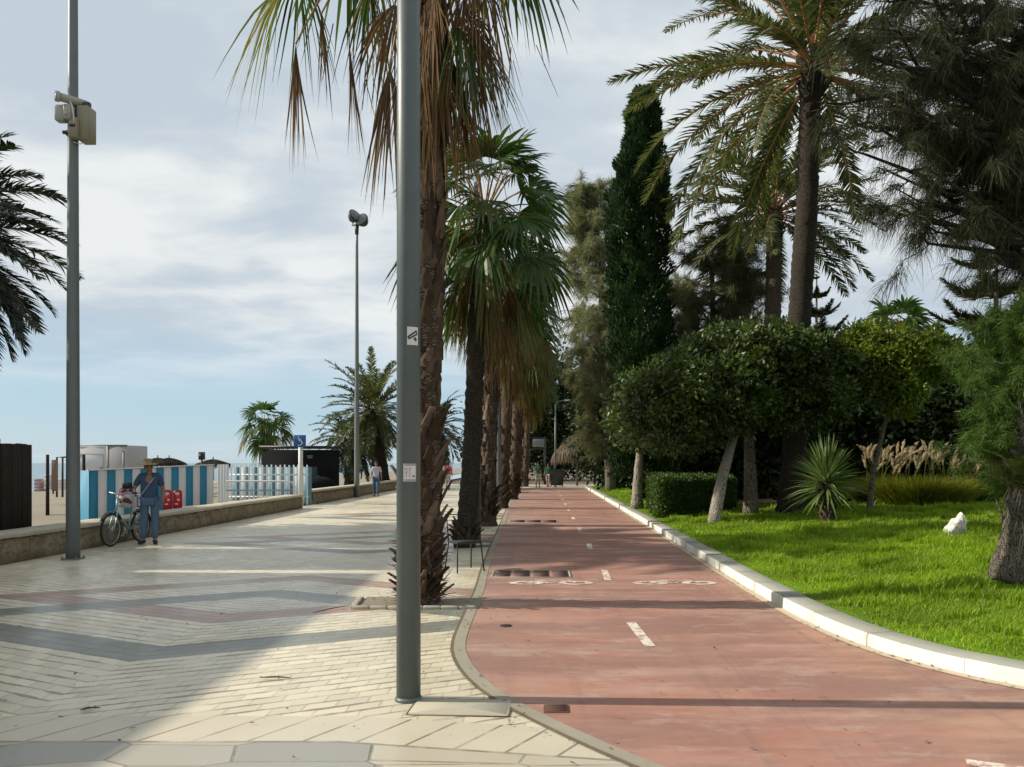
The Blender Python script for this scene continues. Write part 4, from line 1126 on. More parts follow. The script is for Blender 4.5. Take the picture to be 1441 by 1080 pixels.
# fallen fronds and dry debris on the paving
m = MB()
rngd = np.random.default_rng(65)
def debris(x, y, ang, L, name='dry_twig', lab=None):
    t = thing(name, lab, 'twig', (x, y, .008), ang); m = MB()
    q = np.linspace(-.5, .5, 6); P = np.c_[q * L, .03 * L * np.sin(q * 5), .006 + .01 * np.cos(q * 3)]
    m.tube(P, [.003, .006, .007, .006, .005, .002], 5); n = 7; u = rngd.uniform(-.4, .4, n)
    B = np.c_[u * L, np.zeros(n), np.full(n, .01)]; D = np.c_[rngd.normal(0, 1, n), rngd.normal(0, 1, n), np.full(n, .1)]
    m.leaves(B, unit(D), np.tile([0, 0, 1.0], (n, 1)), .05, .006); m.build('stem', leaf_mat('dry_debris', [(.12, .08, .05), (.2, .14, .09)], 0, .9, 3, .7), t)
debris(-2.02, 5.95, -.15, .26, lab='dry curled twig on the sunlit paving left of the lamp post')
debris(-2.35, 8.75, .9, .5, lab='thin bent twig lying left of the first fan palm pit')
debris(-3.0, 5.2, .3, .12, lab='tiny twig on the paving at the shadow edge')

# leaf litter along the kerb and over the paving
rngd = np.random.default_rng(68)
n = 1500; i_ = rngd.integers(0, len(KERB) - 1, n); u = rngd.random(n)[:, None]; K_ = KERB[i_] * (1 - u) + KERB[i_ + 1] * u
Kn = normals2d(KERB)[i_]; L1 = np.c_[K_ - Kn * rngd.exponential(.07, n)[:, None] - Kn * .01, np.full(n, .014)]
n2 = 420; L2 = np.c_[rngd.uniform(-7, 3.5, n2), 3.5 + rngd.exponential(7, n2), np.full(n2, .013)]
n3 = 500; L3 = np.c_[-1.42 + rngd.normal(0, .6, n3), rngd.choice([9.2, 15.4, 20.6, 28.6], n3) + rngd.normal(0, .5, n3), np.full(n3, .013)]
n4 = 500; j_ = rngd.integers(0, len(EDGE) - 1, n4); L4 = np.c_[EDGE[j_] + rngd.normal(0, .06, (n4, 2)), np.full(n4, .014)]
LL = np.concatenate([L1, L2, L3, L4]); nn_ = len(LL); a = rngd.uniform(0, 2 * PI, nn_)
m = MB(); m.leaves(LL, np.c_[np.cos(a), np.sin(a), rngd.uniform(0, .25, nn_)], np.c_[rngd.normal(0, .2, (nn_, 2)), np.ones(nn_)], rngd.uniform(.015, .055, nn_), rngd.uniform(.004, .012, nn_))
tag(m.build('leaf_litter', leaf_mat('dry_leaf_litter', [(.09, .055, .03), (.17, .11, .06), (.26, .18, .10), (.10, .09, .04)], .1, .9, 3, .8)), kind='stuff', label='scattered dry leaf litter along kerb and paving', cat='leaf litter')

# planting pit edge round the first fan palm
t = thing('tree_pit_edging', 'broken brick edging of the planting pit under the first fan palm', 'pit edging', (-1.42, 8.86, 0))
m = MB(); rngd = np.random.default_rng(66)
for k in range(7): m.rbox((-.62 + k * .2, -.02 + rngd.normal(0, .012), .012), (.19, .07, .045), .01, 0, rngd.normal(0, .06))
for k in range(3): m.rbox((-.72 - .02 * k, .1 + k * .2, .012), (.07, .19, .045), .01, 0, rngd.normal(0, .08))
m.build('bricks', M_CONC, t)
m = MB(); m.add([(-.7, 0, .009), (.72, 0, .009), (.72, .75, .009), (-.72, .75, .009)], [[0, 1, 2, 3]]); m.build('soil', concrete('pit_soil', (.27, .24, .18), .3), t)

# ================================================================ POSTS AND STREET FURNITURE
M_POST = plain('blue_grey_post_paint', (.095, .122, .127), .45, .0, .2, 5, .05, .5)
M_MAST = plain('galvanised_mast', (.17, .19, .19), .5, .3, .15, 3)
M_DGREY = plain('dark_lamp_housing', (.035, .045, .05), .45, .2, .15, 6)
M_GLASS = plain('lamp_glass', (.62, .66, .68), .15, 0, .06, 4)
def lamp_post(label, loc, H=7.6, r=.084):
    t = thing('lamp_post', label, 'lamp post', loc, 0, 'slim lamp posts along the palm row')
    m = MB(); m.tube([(0, 0, 0), (0, 0, H * .5), (0, 0, H)], [r, r * .96, r * .85], 28); m.build('pole', M_POST, t, smooth=True)
    m = MB(); m.tube([(0, 0, -.0), (0, 0, .012), (0, 0, .03)], [r * 1.12, r * 1.12, r * 1.01], 28); m.build('base_ring', M_POST, t)
    m = MB(); m.tube([(0, 0, H - .1), (.05, 0, H + .15), (.35, 0, H + .3), (.8, 0, H + .32)], [.05, .045, .04, .035], 8); m.build('arm', M_POST, t)
    m = MB(); m.rbox((1.0, 0, H + .31), (.6, .26, .12), .05); m.build('lamp_head', M_DGREY, t)
    return t
lp = lamp_post('nearest lamp post, thick in the foreground with two stickers on it', (-.927, 5.45, 0))
lp2 = dup(lp, (-1.37, 16.6, 0), label='second lamp post, beside the smooth dark palm trunk')
dup(lp, (-1.5, 27.6, 0), label='third lamp post, lit pale on its left between palm trunks')
dup(lp, (-1.55, 38.8, 0), label='fourth slim lamp post far down the palm row')
for c in list(lp2.children):
    pass
def sticker(name, zc, h, a0, a1, r, mats, cells):
    m = MB(); n = 8; a = np.linspace(a0, a1, n + 1)
    V = np.concatenate([np.c_[np.cos(a) * r, np.sin(a) * r, np.full(n + 1, zz)] for zz in (zc - h / 2, zc + h / 2)])
    m.add(V, [[i, i + 1, n + 2 + i, n + 1 + i] for i in range(n)], 0)
    for k, (u0, v0, u1, v1, wd, mi) in enumerate(cells):      # strokes on the sticker
        p = np.array([u0, v0]); q = np.array([u1, v1]); d = unit(q - p); nn = np.array([-d[1], d[0]]) * wd
        rows = []
        for t_ in np.linspace(0, 1, 4):
            c = p + (q - p) * t_
            for sg in (-1, 1):
                cc = c + nn * sg; aa = a0 + (a1 - a0) * cc[0]; rr = r + .0012 + .0003 * k
                rows.append((math.cos(aa) * rr, math.sin(aa) * rr, zc + (cc[1] - .5) * h))
        m.add(rows, [[2 * i, 2 * i + 2, 2 * i + 3, 2 * i + 1] for i in range(3)], mi)
    o = m.build(name, mats, lp); return o
M_STK = plain('white_sticker', (.70, .70, .68), .5, 0, .1, 30); M_INK = plain('black_ink', (.02, .02, .022), .5); M_RED = plain('faded_red', (.55, .36, .33), .6); M_PLATE = plain('grey_plate', (.36, .38, .38), .5)
sticker('white_sticker', 2.525, .125, -1.52, -.55, .0845, [M_STK, M_INK], [(.05, .42, .85, .80, .05, 1), (.15, .34, .9, .62, .045, 1), (.06, .44, .2, .3, .04, 1), (.55, .32, .75, .40, .05, 1), (.7, .22, .82, .36, .06, 1), (.75, .8, .88, .6, .04, 1)])
o = sticker('number_plate', 1.585, .125, -1.85, -.75, .0848, [M_PLATE, M_STK, M_RED, M_INK], [(.06, .5, .94, .5, .36, 1), (.10, .72, .30, .72, .04, 2), (.28, .72, .28, .5, .03, 2), (.14, .5, .28, .5, .03, 2), (.28, .5, .24, .26, .03, 2), (.5, .75, .5, .26, .03, 2), (.42, .72, .60, .72, .03, 2), (.72, .3, .84, .3, .05, 3)])
o['label'] = 'pale lamp number plate'

def floodlight_mast(label, loc, H, r0, r1, group='floodlight masts along the beach wall'):
    t = thing('floodlight_mast', label, 'floodlight mast', loc, 0, group)
    m = MB(); q = np.linspace(0, 1, 14); m.tube(np.c_[0 * q, 0 * q, q * H], r0 + (r1 - r0) * q, 20); m.build('pole', M_MAST, t, smooth=True)
    m = MB(); m.rbox((0, 0, .012), (r0 * 2.5, r0 * 2.5, .024), .02)
    for sx in (-1, 1):
        for sy in (-1, 1): m.tube([(sx * r0 * 1.02, sy * r0 * 1.02, .02), (sx * r0 * 1.02, sy * r0 * 1.02, .06)], .013, 6)
    m.build('base_plate', M_MAST, t)
    m = MB(); m.tube([(-.25, 0, H - .05), (.3, 0, H - .05)], .035, 8); m.tube([(0, 0, H - .5), (0, 0, H)], [r1 * 1.3, r1 * 1.6], 10); m.build('crossbar', M_DGREY, t)
    for (x, z, tilt, yaw) in ((-.18, .32, -.5, .9), (.32, .12, -.35, -.35)):
        R = Matrix.Rotation(yaw, 3, 'Z') @ Matrix.Rotation(tilt, 3, 'X')
        m = MB(); V0 = m.n; m.tube([R @ Vector((0, y_, 0)) + Vector((x, 0, H + z)) for y_ in (.22, .1, -.1, -.2)], [.10, .22, .32, .34], 12); f = m.build('floodlight', M_DGREY, t)
        m = MB(); m.tube([R @ Vector((0, y_, 0)) + Vector((x, 0, H + z)) for y_ in (-.201, -.215)], [.31, .30], 12); m.build('glass', plain('dark_flood_glass', (.13, .15, .16), .3), f)
        m = MB(); m.tube([(x, 0, H - .05), R @ Vector((0, .05, 0)) + Vector((x, 0, H + z))], .03, 6); m.build('bracket', M_DGREY, f)
    return t
ms = floodlight_mast('near grey mast by the wall carrying beige camera boxes', (-8.03, 13.4, 0), 13.7, .112, .058)
floodlight_mast('far pale floodlight mast with two dark lamps against the clouds', (-8.93, 37.8, 0), 13.2, .13, .065)
# camera and cabinets strapped to the near mast
M_BEIGE = plain('beige_cabinet', (.29, .26, .18), .55, 0, .12, 5); M_CAM = plain('cream_camera', (.40, .40, .34), .5, 0, .1, 6)
t = thing('security_camera', 'cream security camera with junction boxes clamped high on the near mast', 'camera', (-8.03, 13.4, 7.48))
m = MB(); m.tube([(.20, .06, .34), (.05, -.10, .34), (-.10, -.26, .335)], [.065, .07, .07], 12); m.tube([(-.085, -.245, .335), (-.125, -.285, .333)], [.088, .088], 14); m.build('camera_body', M_CAM, t)
m = MB(); m.tube([(-.126, -.286, .333), (-.13, -.29, .333)], [.07, .07], 14); m.build('lens', M_GLASS, t)
m = MB(); m.rbox((-.125, -.12, .10), (.17, .16, .27), .04); m.build('junction_box', M_CAM, t)
m = MB(); m.rbox((.015, -.14, .11), (.13, .16, .25), .03); m.tube([(.02, -.222, .07), (.02, -.232, .07)], .03, 10); m.build('sensor_box', M_CAM, t)
m = MB(); m.rbox((.22, .02, -.03), (.20, .26, .58), .02); m.build('cabinet', M_BEIGE, t)
m = MB(); m.rbox((.10, -.13, -.15), (.15, .12, .34), .02); m.rbox((.10, -.192, -.12), (.10, .01, .045), .004, 1); m.build('meter_box', [M_BEIGE, M_INK], t)
m = MB(); m.tube([(.2, .05, .25), (.2, .05, .36)], .05, 10); m.rbox((.23, .0, .30), (.14, .08, .10), .02); m.build('bracket', M_DGREY, t)
m = MB(); m.tube([(.06, -.19, .28), (.11, -.21, .2), (.13, -.2, .02), (.12, -.18, -.1)], .012, 6); m.build('cable', M_STK, t); m = MB(); m.tube([(.2, 0, -.33), (.15, -.05, -.38), (.06, -.08, -.36)], .007, 5); m.build('cable', M_STK, t)
m = MB(); m.tube([(0, 0, -.22), (0, 0, -.16)], .11, 16); m.rbox((-.09, -.07, -.19), (.09, .05, .05), .01); m.build('clamp', M_INK, t)

# -- blue sign
M_BLUE = plain('sign_blue', (.02, .11, .36), .4, 0, .06, 10)
t = thing('blue_sign', 'small square blue access sign on a white post at the wall opening', 'sign', (-9.12, 29.6, 0))
m = MB(); m.tube([(0, 0, 0), (0, 0, 2.55)], .085, 12); m.build('post', M_STK, t, smooth=True)
m = MB(); m.rbox((-.0, -.10, 2.48), (.46, .03, .46), .012); pl = m.build('panel', M_BLUE, t)
m = MB(); zz = 2.48; yy = -.118
def stroke(m, p, q, w, k=0):
    p = np.array(p, float); q = np.array(q, float); d = unit(q - p); n_ = np.array([-d[1], d[0]]) * w
    m.add([(a[0], yy - .0006 * k, zz + a[1]) for a in (p - n_, q - n_, q + n_, p + n_)], [[0, 1, 2, 3]])
for k, (p, q, w) in enumerate((((-.05, .14), (-.02, .02), .02), ((-.03, .07), (.06, .06), .014), ((-.02, .02), (.08, .0), .02), ((.08, .0), (.11, -.1), .018), ((-.05, .17), (-.05, .19), .024))): stroke(m, p, q, w, k)
for k in range(10):
    a = -2.6 + k * .3; b = a + .32; stroke(m, (math.cos(a + .5) * .1 - .02, math.sin(a + .5) * .1 - .06), (math.cos(b + .5) * .1 - .02, math.sin(b + .5) * .1 - .06), .014, 5 + k)
m.build('symbol', M_STK, pl)

# -- walls
def stone_mat():
    s = NT('rubble_stone'); p = s.pos()
    q = s.scale(p, (1, 1, 1.5)); w = s.new('ShaderNodeTexNoise'); s.put(w.inputs['Vector'], q); w.inputs['Scale'].default_value = 3
    q = s.mix(.16, q, w.outputs[1])
    vc = s.voro(q, 3.2, 'F1', 1); ve = s.voro(q, 3.2, 'DISTANCE_TO_EDGE')
    sep = s.new('ShaderNodeSeparateColor'); s.put(sep.inputs[0], vc)
    c = s.ramp(sep.outputs[0], [(0, (.23, .18, .12)), (.35, (.32, .26, .18)), (.7, (.28, .225, .155)), (1, (.36, .30, .21))])
    n_ = s.noise(p, 9, 6, .7); c = s.mix(s.math('MULTIPLY', s.step(n_, .42, .66), .7), c, (.13, .10, .065)); c = s.mix(s.math('MULTIPLY', s.step(s.noise(p, 3, 5, .7), .5, .66), .45), c, (.42, .36, .26))
    c = s.mix(s.math('MULTIPLY', s.step(ve, .05, .01), .22), c, (.17, .135, .095))
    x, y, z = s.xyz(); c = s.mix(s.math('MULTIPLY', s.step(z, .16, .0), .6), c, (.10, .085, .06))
    h = s.math('ADD', s.math('MULTIPLY', s.step(ve, .0, .12), .45), n_)
    s.bsdf(c, .95, normal=s.bump(h, .9, .05), spec=.15); return s.mat
M_STONE = stone_mat(); M_COPE = concrete('pale_coping', (.50, .455, .36), .15)
def wall(label, x0, y0, x1, y1, H, thick):
    t = thing('stone_wall', label, 'wall', (x0, y0, 0)); d = np.array([x1 - x0, y1 - y0]); L = np.linalg.norm(d); d /= L; n_ = np.array([-d[1], d[0]])
    K = int(L / .25); m = MB(); rg = np.random.default_rng(int(L * 10)); V = []
    nz = 5
    for i in range(K + 1):
        for j in range(nz):
            o_ = rg.normal(0, .012) if 0 < j else 0; p = d * (L * i / K) - n_ * o_
            V.append((p[0], p[1], (H - .05) * j / (nz - 1)))
        p = d * (L * i / K) + n_ * thick; V.append((p[0], p[1], H - .05)); V.append((p[0], p[1], -.1))
    F = [[i * 7 + j, (i + 1) * 7 + j, (i + 1) * 7 + j + 1, i * 7 + j + 1] for i in range(K) for j in range(6)]
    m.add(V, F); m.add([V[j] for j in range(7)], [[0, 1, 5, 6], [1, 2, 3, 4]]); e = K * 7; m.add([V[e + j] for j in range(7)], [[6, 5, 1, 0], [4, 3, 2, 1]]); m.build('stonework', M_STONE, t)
    m = MB(); n = int(L / 1.2)
    for i in range(n):
        c = d * (L * (i + .5) / n) + n_ * (thick / 2 - .0); m.rbox((c[0], c[1], H - .012 + rg.normal(0, .003)), (L / n - .012, thick + .07, .075), .015, 0, math.atan2(d[1], d[0]))
    m.build('coping', M_COPE, t)
wall('long low rubble stone wall with pale coping beside the man and bicycle', -8.67, -16, -8.74, 28.6, .47, .55)
wall('farther low stone wall beyond the blue sign and white gate', -9.07, 31.0, -8.9, 72, .55, .5)

# -- wooden screen (left edge)
M_WOOD = bark_mat('dark_stained_wood', (.028, .020, .016), (.055, .04, .032), (9, 9, .6), .4, .01)
t = thing('wooden_screen', 'dark brown plank screen standing on the wall at the left edge', 'fence', (-9.72, 14.9, .42))
rg = np.random.default_rng(70)
for k in range(26):
    m = MB(); y = -.07 - k * .145; h = 1.58 + rg.normal(0, .012) + (.10 if k > 5 else 0)
    m.rbox((rg.normal(0, .006), y, h / 2), (.03, .138, h), .006); m.build('plank', M_WOOD, t)
m = MB(); m.box((-.045, -1.9, .35), (.05, 3.7, .09)); m.box((-.045, -1.9, 1.25), (.05, 3.7, .09)); m.build('rail', M_WOOD, t)

# -- striped panel, picket fence, ramp rail
M_TEAL = plain('turquoise_blue_paint', (.018, .22, .36), .55, 0, .14, 4); M_WP = plain('white_panel_paint', (.72, .71, .69), .6, 0, .08, 4); M_RAIL = plain('white_rail_paint', (.66, .68, .68), .45, 0, .06, 4)
A = np.array([-13.08, 22.6]); B = np.array([-11.12, 26.5]); zb, zt0, zt1 = -.15, 1.43, 1.58
t = thing('striped_panel', 'blue and white vertically striped beach screen behind the man', 'screen', (A[0], A[1], 0))
m = MB(); n = 16; d = (B - A); nn = unit(np.array([d[1], -d[0]]))
for k in range(n):
    p = d * (k / n); q = d * ((k + 1) / n) ; za = zt0 + (zt1 - zt0) * k / n; zc = zt0 + (zt1 - zt0) * (k + 1) / n; off = -nn * .05 + nn * (.0 if k % 2 else .006)
    V = [(*p, zb), (*q, zb), (*q, zc), (*p, za), (*(p + off), zb), (*(q + off), zb), (*(q + off), zc), (*(p + off), za)]
    m.add(V, [[0, 1, 2, 3], [5, 4, 7, 6], [3, 2, 6, 7], [0, 3, 7, 4], [1, 5, 6, 2]], 0 if k % 2 == 0 else 1)
m.build('boards', [M_TEAL, M_WP], t)
m = MB(); c_ = unit(d); m.tube([(*(d * -.01), zt0 + .015), (*(d * 1.005), zt1 + .015)], .025, 6); m.build('top_rail', M_WP, t)
m = MB(); e = unit(np.array([-.64, .77])) * 1.6; m.add([(-.01, 0, zb), (*e, zb), (*e, zt0), (-.01, 0, zt0), (-.01, .03, zb), (e[0], e[1] + .03, zb), (e[0], e[1] + .03, zt0), (-.01, .03, zt0)], [[1, 0, 3, 2], [4, 5, 6, 7], [3, 7, 6, 2]]); m.build('side_panel', M_TEAL, t)

t = thing('picket_fence', 'white slatted fence at the top of the beach ramp', 'fence', (-12.15, 30.2, 0))
for k in range(19):
    m = MB(); x = k * .172; h = 1.58 + .01 * math.sin(k * 2.1); z0 = -.5 if x < 2.9 else 0; m.rbox((x, 0, (h + z0) / 2), (.055, .035, h - z0), .01)
    m.build('picket', M_RAIL, t)
for k in range(4):
    m = MB(); x = .02 + (k + 1) * .24; m.rbox((x * .9, -.55 - k * .78, .55), (.09, .035, 2.1), .01, 0, .2); m.build('picket', M_RAIL, t)
m = MB(); m.box((1.55, .04, 1.2), (3.2, .03, .06)); m.box((1.55, .04, .35), (3.2, .03, .06)); m.build('rail', M_RAIL, t)
t = thing('striped_panel', 'narrow blue screen seen through the gaps of the white slatted fence', 'screen', (-12.2, 30.8, 0))
m = MB()
for k in range(9): m.box((.17 + k * .35, 0, .52), (.348, .03, 1.94 + .02 * (k % 2)), 1 if k % 2 else 0)
m.build('boards', [plain('soft_blue_paint', (.10, .24, .33), .6), plain('grey_blue_paint', (.26, .35, .40), .6)], t)

t = thing('ramp_handrail', 'white tubular handrail running down the beach ramp behind the wall', 'handrail', (-9.15, 29.0, 0))
m = MB(); pts = [(0, 0, .72), (-.12, 0, .95), (-.4, 0, .98), (-2.55, 0, .98), (-2.9, 0, .93), (-5.0, 0, .12)]
m.tube(pts, .032, 8); m.build('top_rail', M_RAIL, t, smooth=True)
m = MB(); m.tube([(0, 0, .64), (-2.6, 0, .64), (-4.9, 0, -.2)], .026, 8); m.build('lower_rail', plain('blue_grey_rail', (.25, .36, .46), .5), t, smooth=True)
for x in (-.05, -1.35, -2.6, -3.3, -4.1, -4.85):
    zt = .96 if x > -2.7 else .93 + (x + 2.9) * .386
    m = MB(); m.tube([(x, 0, -.5), (x, 0, zt)], .03, 8); m.build('post', M_RAIL, t, smooth=True)
m = MB(); m.add([(.1, -.9, -.004), (-2.7, -.9, -.004), (-5.4, -.9, -.55), (.1, .9, -.004), (-2.7, .9, -.004), (-5.4, .9, -.55)], [[0, 3, 4, 1], [1, 4, 5, 2]])
o = m.build('beach_ramp', M_CONC); o.location = (-9.15, 29.3, 0); tag(o, kind='structure')

# -- red display boards behind the wall
M_REDP = plain('bright_red_plastic', (.55, .015, .03), .4, 0, .1, 5)
t = thing('red_display', 'pair of red rounded boards with white marks behind the wall', 'display board', (-9.75, 20.4, .25), .35)
for k in range(2):
    m = MB(); x = k * .235; a = np.linspace(0, PI, 9)
    prof = [(-.105, 0), (.105, 0)] + [(.105 * math.cos(b), .62 + .09 * math.sin(b)) for b in a]
    n = len(prof); V = [(x + p[0], y_, p[1]) for y_ in (-.05, .05) for p in prof] + [(x, -.05, .3), (x, .05, .3)]
    m.add(V, [[i, (i + 1) % n, n + (i + 1) % n, n + i] for i in range(n)])
    kk = m.n - len(V); m.t.append(np.array([[2 * n, (i + 1) % n, i] for i in range(n)] + [[2 * n + 1, n + i, n + (i + 1) % n] for i in range(n)]) + kk); m.tm.append(np.zeros(2 * n, int))
    b = m.build('board', M_REDP, t)
    m = MB(); m.ell((x - .01, -.052, .60), (.05, .004, .04)); m.ell((x + .02, -.052, .44), (.035, .004, .028)); m.ell((x - .03, -.052, .33), (.045, .004, .02)); m.build('white_marks', M_STK, b)

# -- beach posts, truck, huts
for (px, yb, yt, lab) in ((67, 713, 640, 'left dark wooden post on the beach sand'), (118, 711, 640, 'right dark wooden post beside the striped screen')):
    Y = 1100 * 1.75 / (yb - 652); x = (px - 762) / 1100 * Y
    t = thing('beach_post', lab, 'post', (x, Y, -.15)); h = 1.65 + 12 / 1100 * Y + .12
    m = MB(); m.tube([(0, 0, -.4), (0, 0, h)], [.07, .06], 9); m.build('pole', M_WOOD, t); m = MB(); m.tube([(0, 0, h), (0, 0, h + .03)], [.065, .05], 9); m.build('cap', M_IRON, t)
M_VAN = plain('white_vehicle_paint', (.66, .66, .66), .4, 0, .05, 3); M_VGL = plain('dark_window', (.05, .07, .075), .12, 0, .05, 3); M_VDK = plain('green_grey_panel', (.15, .19, .19), .5); M_TYRE = plain('black_rubber', (.02, .02, .02), .8); M_BOXS = plain('mauve_grey_side', (.42, .40, .41), .6)
Y = 46; xl = (108 - 762) / 1100 * Y; xr = (179 - 762) / 1100 * Y; W = xr - xl
t = thing('box_truck', 'white box truck parked on the beach behind the striped screen', 'truck', (xl, Y, -.9)); zt = 1.65 + 25 / 1100 * Y + .9
m = MB(); m.rbox((W * .3, 1.0, zt * .62), (W * .6, 2.0, zt * .74), .08); m.build('cab', M_VAN, t)
m = MB(); m.rbox((W * .29, -.02, zt * .72), (W * .5, .03, zt * .28), .1); m.build('windscreen', M_GLASS, t)
m = MB(); m.rbox((W * .30, -.02, zt * .50), (W * .56, .03, zt * .13), .04); m.build('grille', M_VDK, t)
m = MB(); m.rbox((W * .81, 1.2, zt * .60), (W * .38, 2.4, zt * .8), .05); bx_ = m.build('cargo_box', M_BOXS, t)
m = MB(); m.box((W * .62, -.03, zt * .6), (.10, .06, zt * .82)); m.box((W * .93, -.03, zt * .6), (.07, .05, zt * .62)); m.box((W * .5, -.03, zt * 1.0), (W, .07, .07)); m.build('trim', M_VDK, bx_)
for x in (W * .2, W * .8):
    for yy_ in (.25, 1.8):
        m = MB(); m.tube([(x - .13, yy_, .45), (x + .13, yy_, .45)], .45, 16); m.build('wheel', M_TYRE, t)
m = MB(); m.ell((W * .505, -.12, zt * .56), (.13, .05, .30)); m.tube([(W * .5, 0, zt * .6), (W * .505, -.12, zt * .56)], .02, 5); m.build('mirror', M_VDK, t)
t = thing('notice_board', 'brown upright wooden board on the beach left of the near mast', 'board', *[(tuple(at(77, 690, 40))), .1])
m = MB(); m.rbox((0, 0, .75), (.30, .08, 1.6), .02); m.build('panel', plain('brown_board', (.22, .13, .095), .7), t); m = MB(); m.box((-.1, .06, .4), (.06, .04, 1.2)); m.build('leg', M_WOOD, t)
p = at(88, 692, 41)
t = thing('beach_shower', 'dark metal beach shower frame beside the brown board', 'shower', tuple(p))
m = MB(); m.tube([(-.3, 0, -.3), (-.3, 0, 1.8), (.28, 0, 1.8)], .05, 7); m.tube([(.0, 0, -.3), (.0, 0, 1.8)], .05, 7); m.build('frame', M_IRON, t); m = MB(); m.tube([(.26, 0, 1.8), (.26, 0, 1.66), (.26, 0, 1.62)], [.03, .09, .1], 8); m.build('shower_head', M_IRON, t)
for (px, py, w, h, lab, mt) in ((88, 690, .50, .62, 'white plastic beach crate under the shower frame', M_WP), (57, 692, .35, .7, 'faded pink stacked beach lounger beside the plank screen', plain('faded_pink', (.40, .25, .25), .7)), (71, 689, .35, .8, 'pale grey stacked beach lounger behind the left post', M_VAN)):
    p = at(px, py, 42); t = thing('beach_stack', lab, 'beach gear', tuple(p)); m = MB()
    for k in range(4): m.rbox((0, 0, h * (k + .5) / 4), (w * (1 - .06 * (k % 2)), .6, h / 4 - .02), .03)
    m.build('body', mt, t)

M_BLACK = plain('black_kiosk_panel', (.010, .011, .012), .95, 0, .15, 2, 0, .1)
p = at(368, 690, 44); q = at(458, 690, 44); W = q[0] - p[0]
t = thing('beach_kiosk', 'black flat-roofed beach kiosk behind the white slatted fence', 'kiosk', (p[0], 44, -.3))
m = MB(); m.box((W / 2, 1.5, 1.35), (W, 3, 2.7)); m.build('wall', M_BLACK, t)
m = MB(); m.box((W / 2, 1.5, 2.86), (W + .2, 3.2, .12)); m.build('roof', M_INK, t)
m = MB(); m.box((W * .7, -.012, 1.2), (W * .35, .03, 1.1)); m.build('shutter', M_DGREY, t)
m = MB(); m.box((W * .76, -.02, 2.35), (.32, .02, .03)); m.box((W * .76, -.02, 2.25), (.26, .02, .03)); m.build('lettering', M_PLATE, t)
p = at(447, 690, 40)
t = thing('awning_boat', 'dark upturned dinghy lying by the kiosk', 'boat', (p[0], 40, 0.0)); m = MB()
m.ell((0, 0, .55), (.95, .6, .42), 0, 20, 9); m.build('hull', M_BLACK, t); m = MB(); m.tube([(-.9, 0, .5), (0, 0, .99), (.9, 0, .5)], .03, 6); m.build('keel', M_DGREY, t)

THATCH = leaf_mat('thatch_straw', [(.14, .105, .075), (.21, .165, .12), (.28, .23, .17)], .05, .95, 1.5, .6, 1, .1)
DTHATCH = leaf_mat('dark_thatch', [(.035, .032, .026), (.06, .054, .042), (.08, .07, .055)], 0, .95, 1.5, .6, 1, .1)
def thatch_umbrella(label, loc, R, zb, zt, seed, dense=2600, hang=.35, mat=None):
    rg_ = np.random.default_rng(seed); t = thing('thatched_shelter', label, 'thatched shelter', loc, 0, 'thatched straw shelters')
    m = MB(); m.tube([(0, 0, 0), (0, 0, zt + .25)], [.09, .05], 9); m.build('pole', B_GREY, t)
    n = dense; a = rg_.uniform(0, 2 * PI, n); u = rg_.random(n) ** .6; z = zt - (zt - zb) * u ** 1.4; r = R * u
    er = np.c_[np.cos(a), np.sin(a), np.zeros(n)]; B = er * r[:, None]; B[:, 2] = z
    D = unit(er * (.75 - .35 * u[:, None]) + np.array([0, 0, -1.0]) * (.3 + .5 * u[:, None]) + rg_.normal(0, .12, (n, 3))); l = rg_.uniform(.3, .7, n) * R * .5
    P = B[:, None] + D[:, None] * (np.array([0, .5, 1])[None] * l[:, None])[..., None]; P[..., 2] -= hang * .3 * np.array([0, .3, 1])[None] * u[:, None]
    m = MB(); m.ribbons(P, np.array([.03, .03, .008])[None], unit(np.cross(D, er + rg_.normal(0, .3, (n, 3)))))
    q = 14; aa = np.arange(q) * 2 * PI / q
    V = [(math.cos(b) * R * uu, math.sin(b) * R * uu, zt - (zt - zb) * uu ** 1.4 - .03) for uu in (.02, .35, .7, 1.0) for b in aa]
    m.add(V, [[k * q + i, k * q + (i + 1) % q, (k + 1) * q + (i + 1) % q, (k + 1) * q + i] for k in range(3) for i in range(q)]); m.build('roof', mat or THATCH, t)
    for b in range(6):
        m = MB(); a_ = b * PI / 3; m.tube([(0, 0, zb - .5), (math.cos(a_) * R * .7, math.sin(a_) * R * .7, zb + (zt - zb) * .25)], .03, 5); m.build('strut', B_GREY, t)
thatch_umbrella('thatched shelter with a drooping straw roof at the end of the red lane', (2.6, 57, 0), 1.75, 2.35, 3.75, 71, hang=1.4)
for (px, py, Y, R, lab) in ((222, 646, 75, 1.6, 'first thatched beach parasol above the striped screen, by the hat'), (238, 646, 76, 1.5, 'second thatched beach parasol right of the hat'), (300, 648, 78, 1.7, 'lone thatched beach parasol above the slatted fence')):
    p = at(px, py, Y); thatch_umbrella(lab, (p[0], Y, p[2] - 2.0), R, 1.62, 2.1, px, 900, .2, DTHATCH)
p = at(284, 652, 60); t = thing('beach_speaker', 'small dark loudspeaker on a pole above the striped screen', 'loudspeaker', (p[0], 60, -.8))
m = MB(); m.tube([(0, 0, 0), (0, 0, 2.7)], .07, 8); m.build('pole', M_IRON, t); m = MB(); m.rbox((0, 0, 3.0), (.40, .4, .6), .06); m.tube([(0, -.21, 3.0), (0, -.22, 3.0)], .14, 10); m.build('speaker_box', M_INK, t)

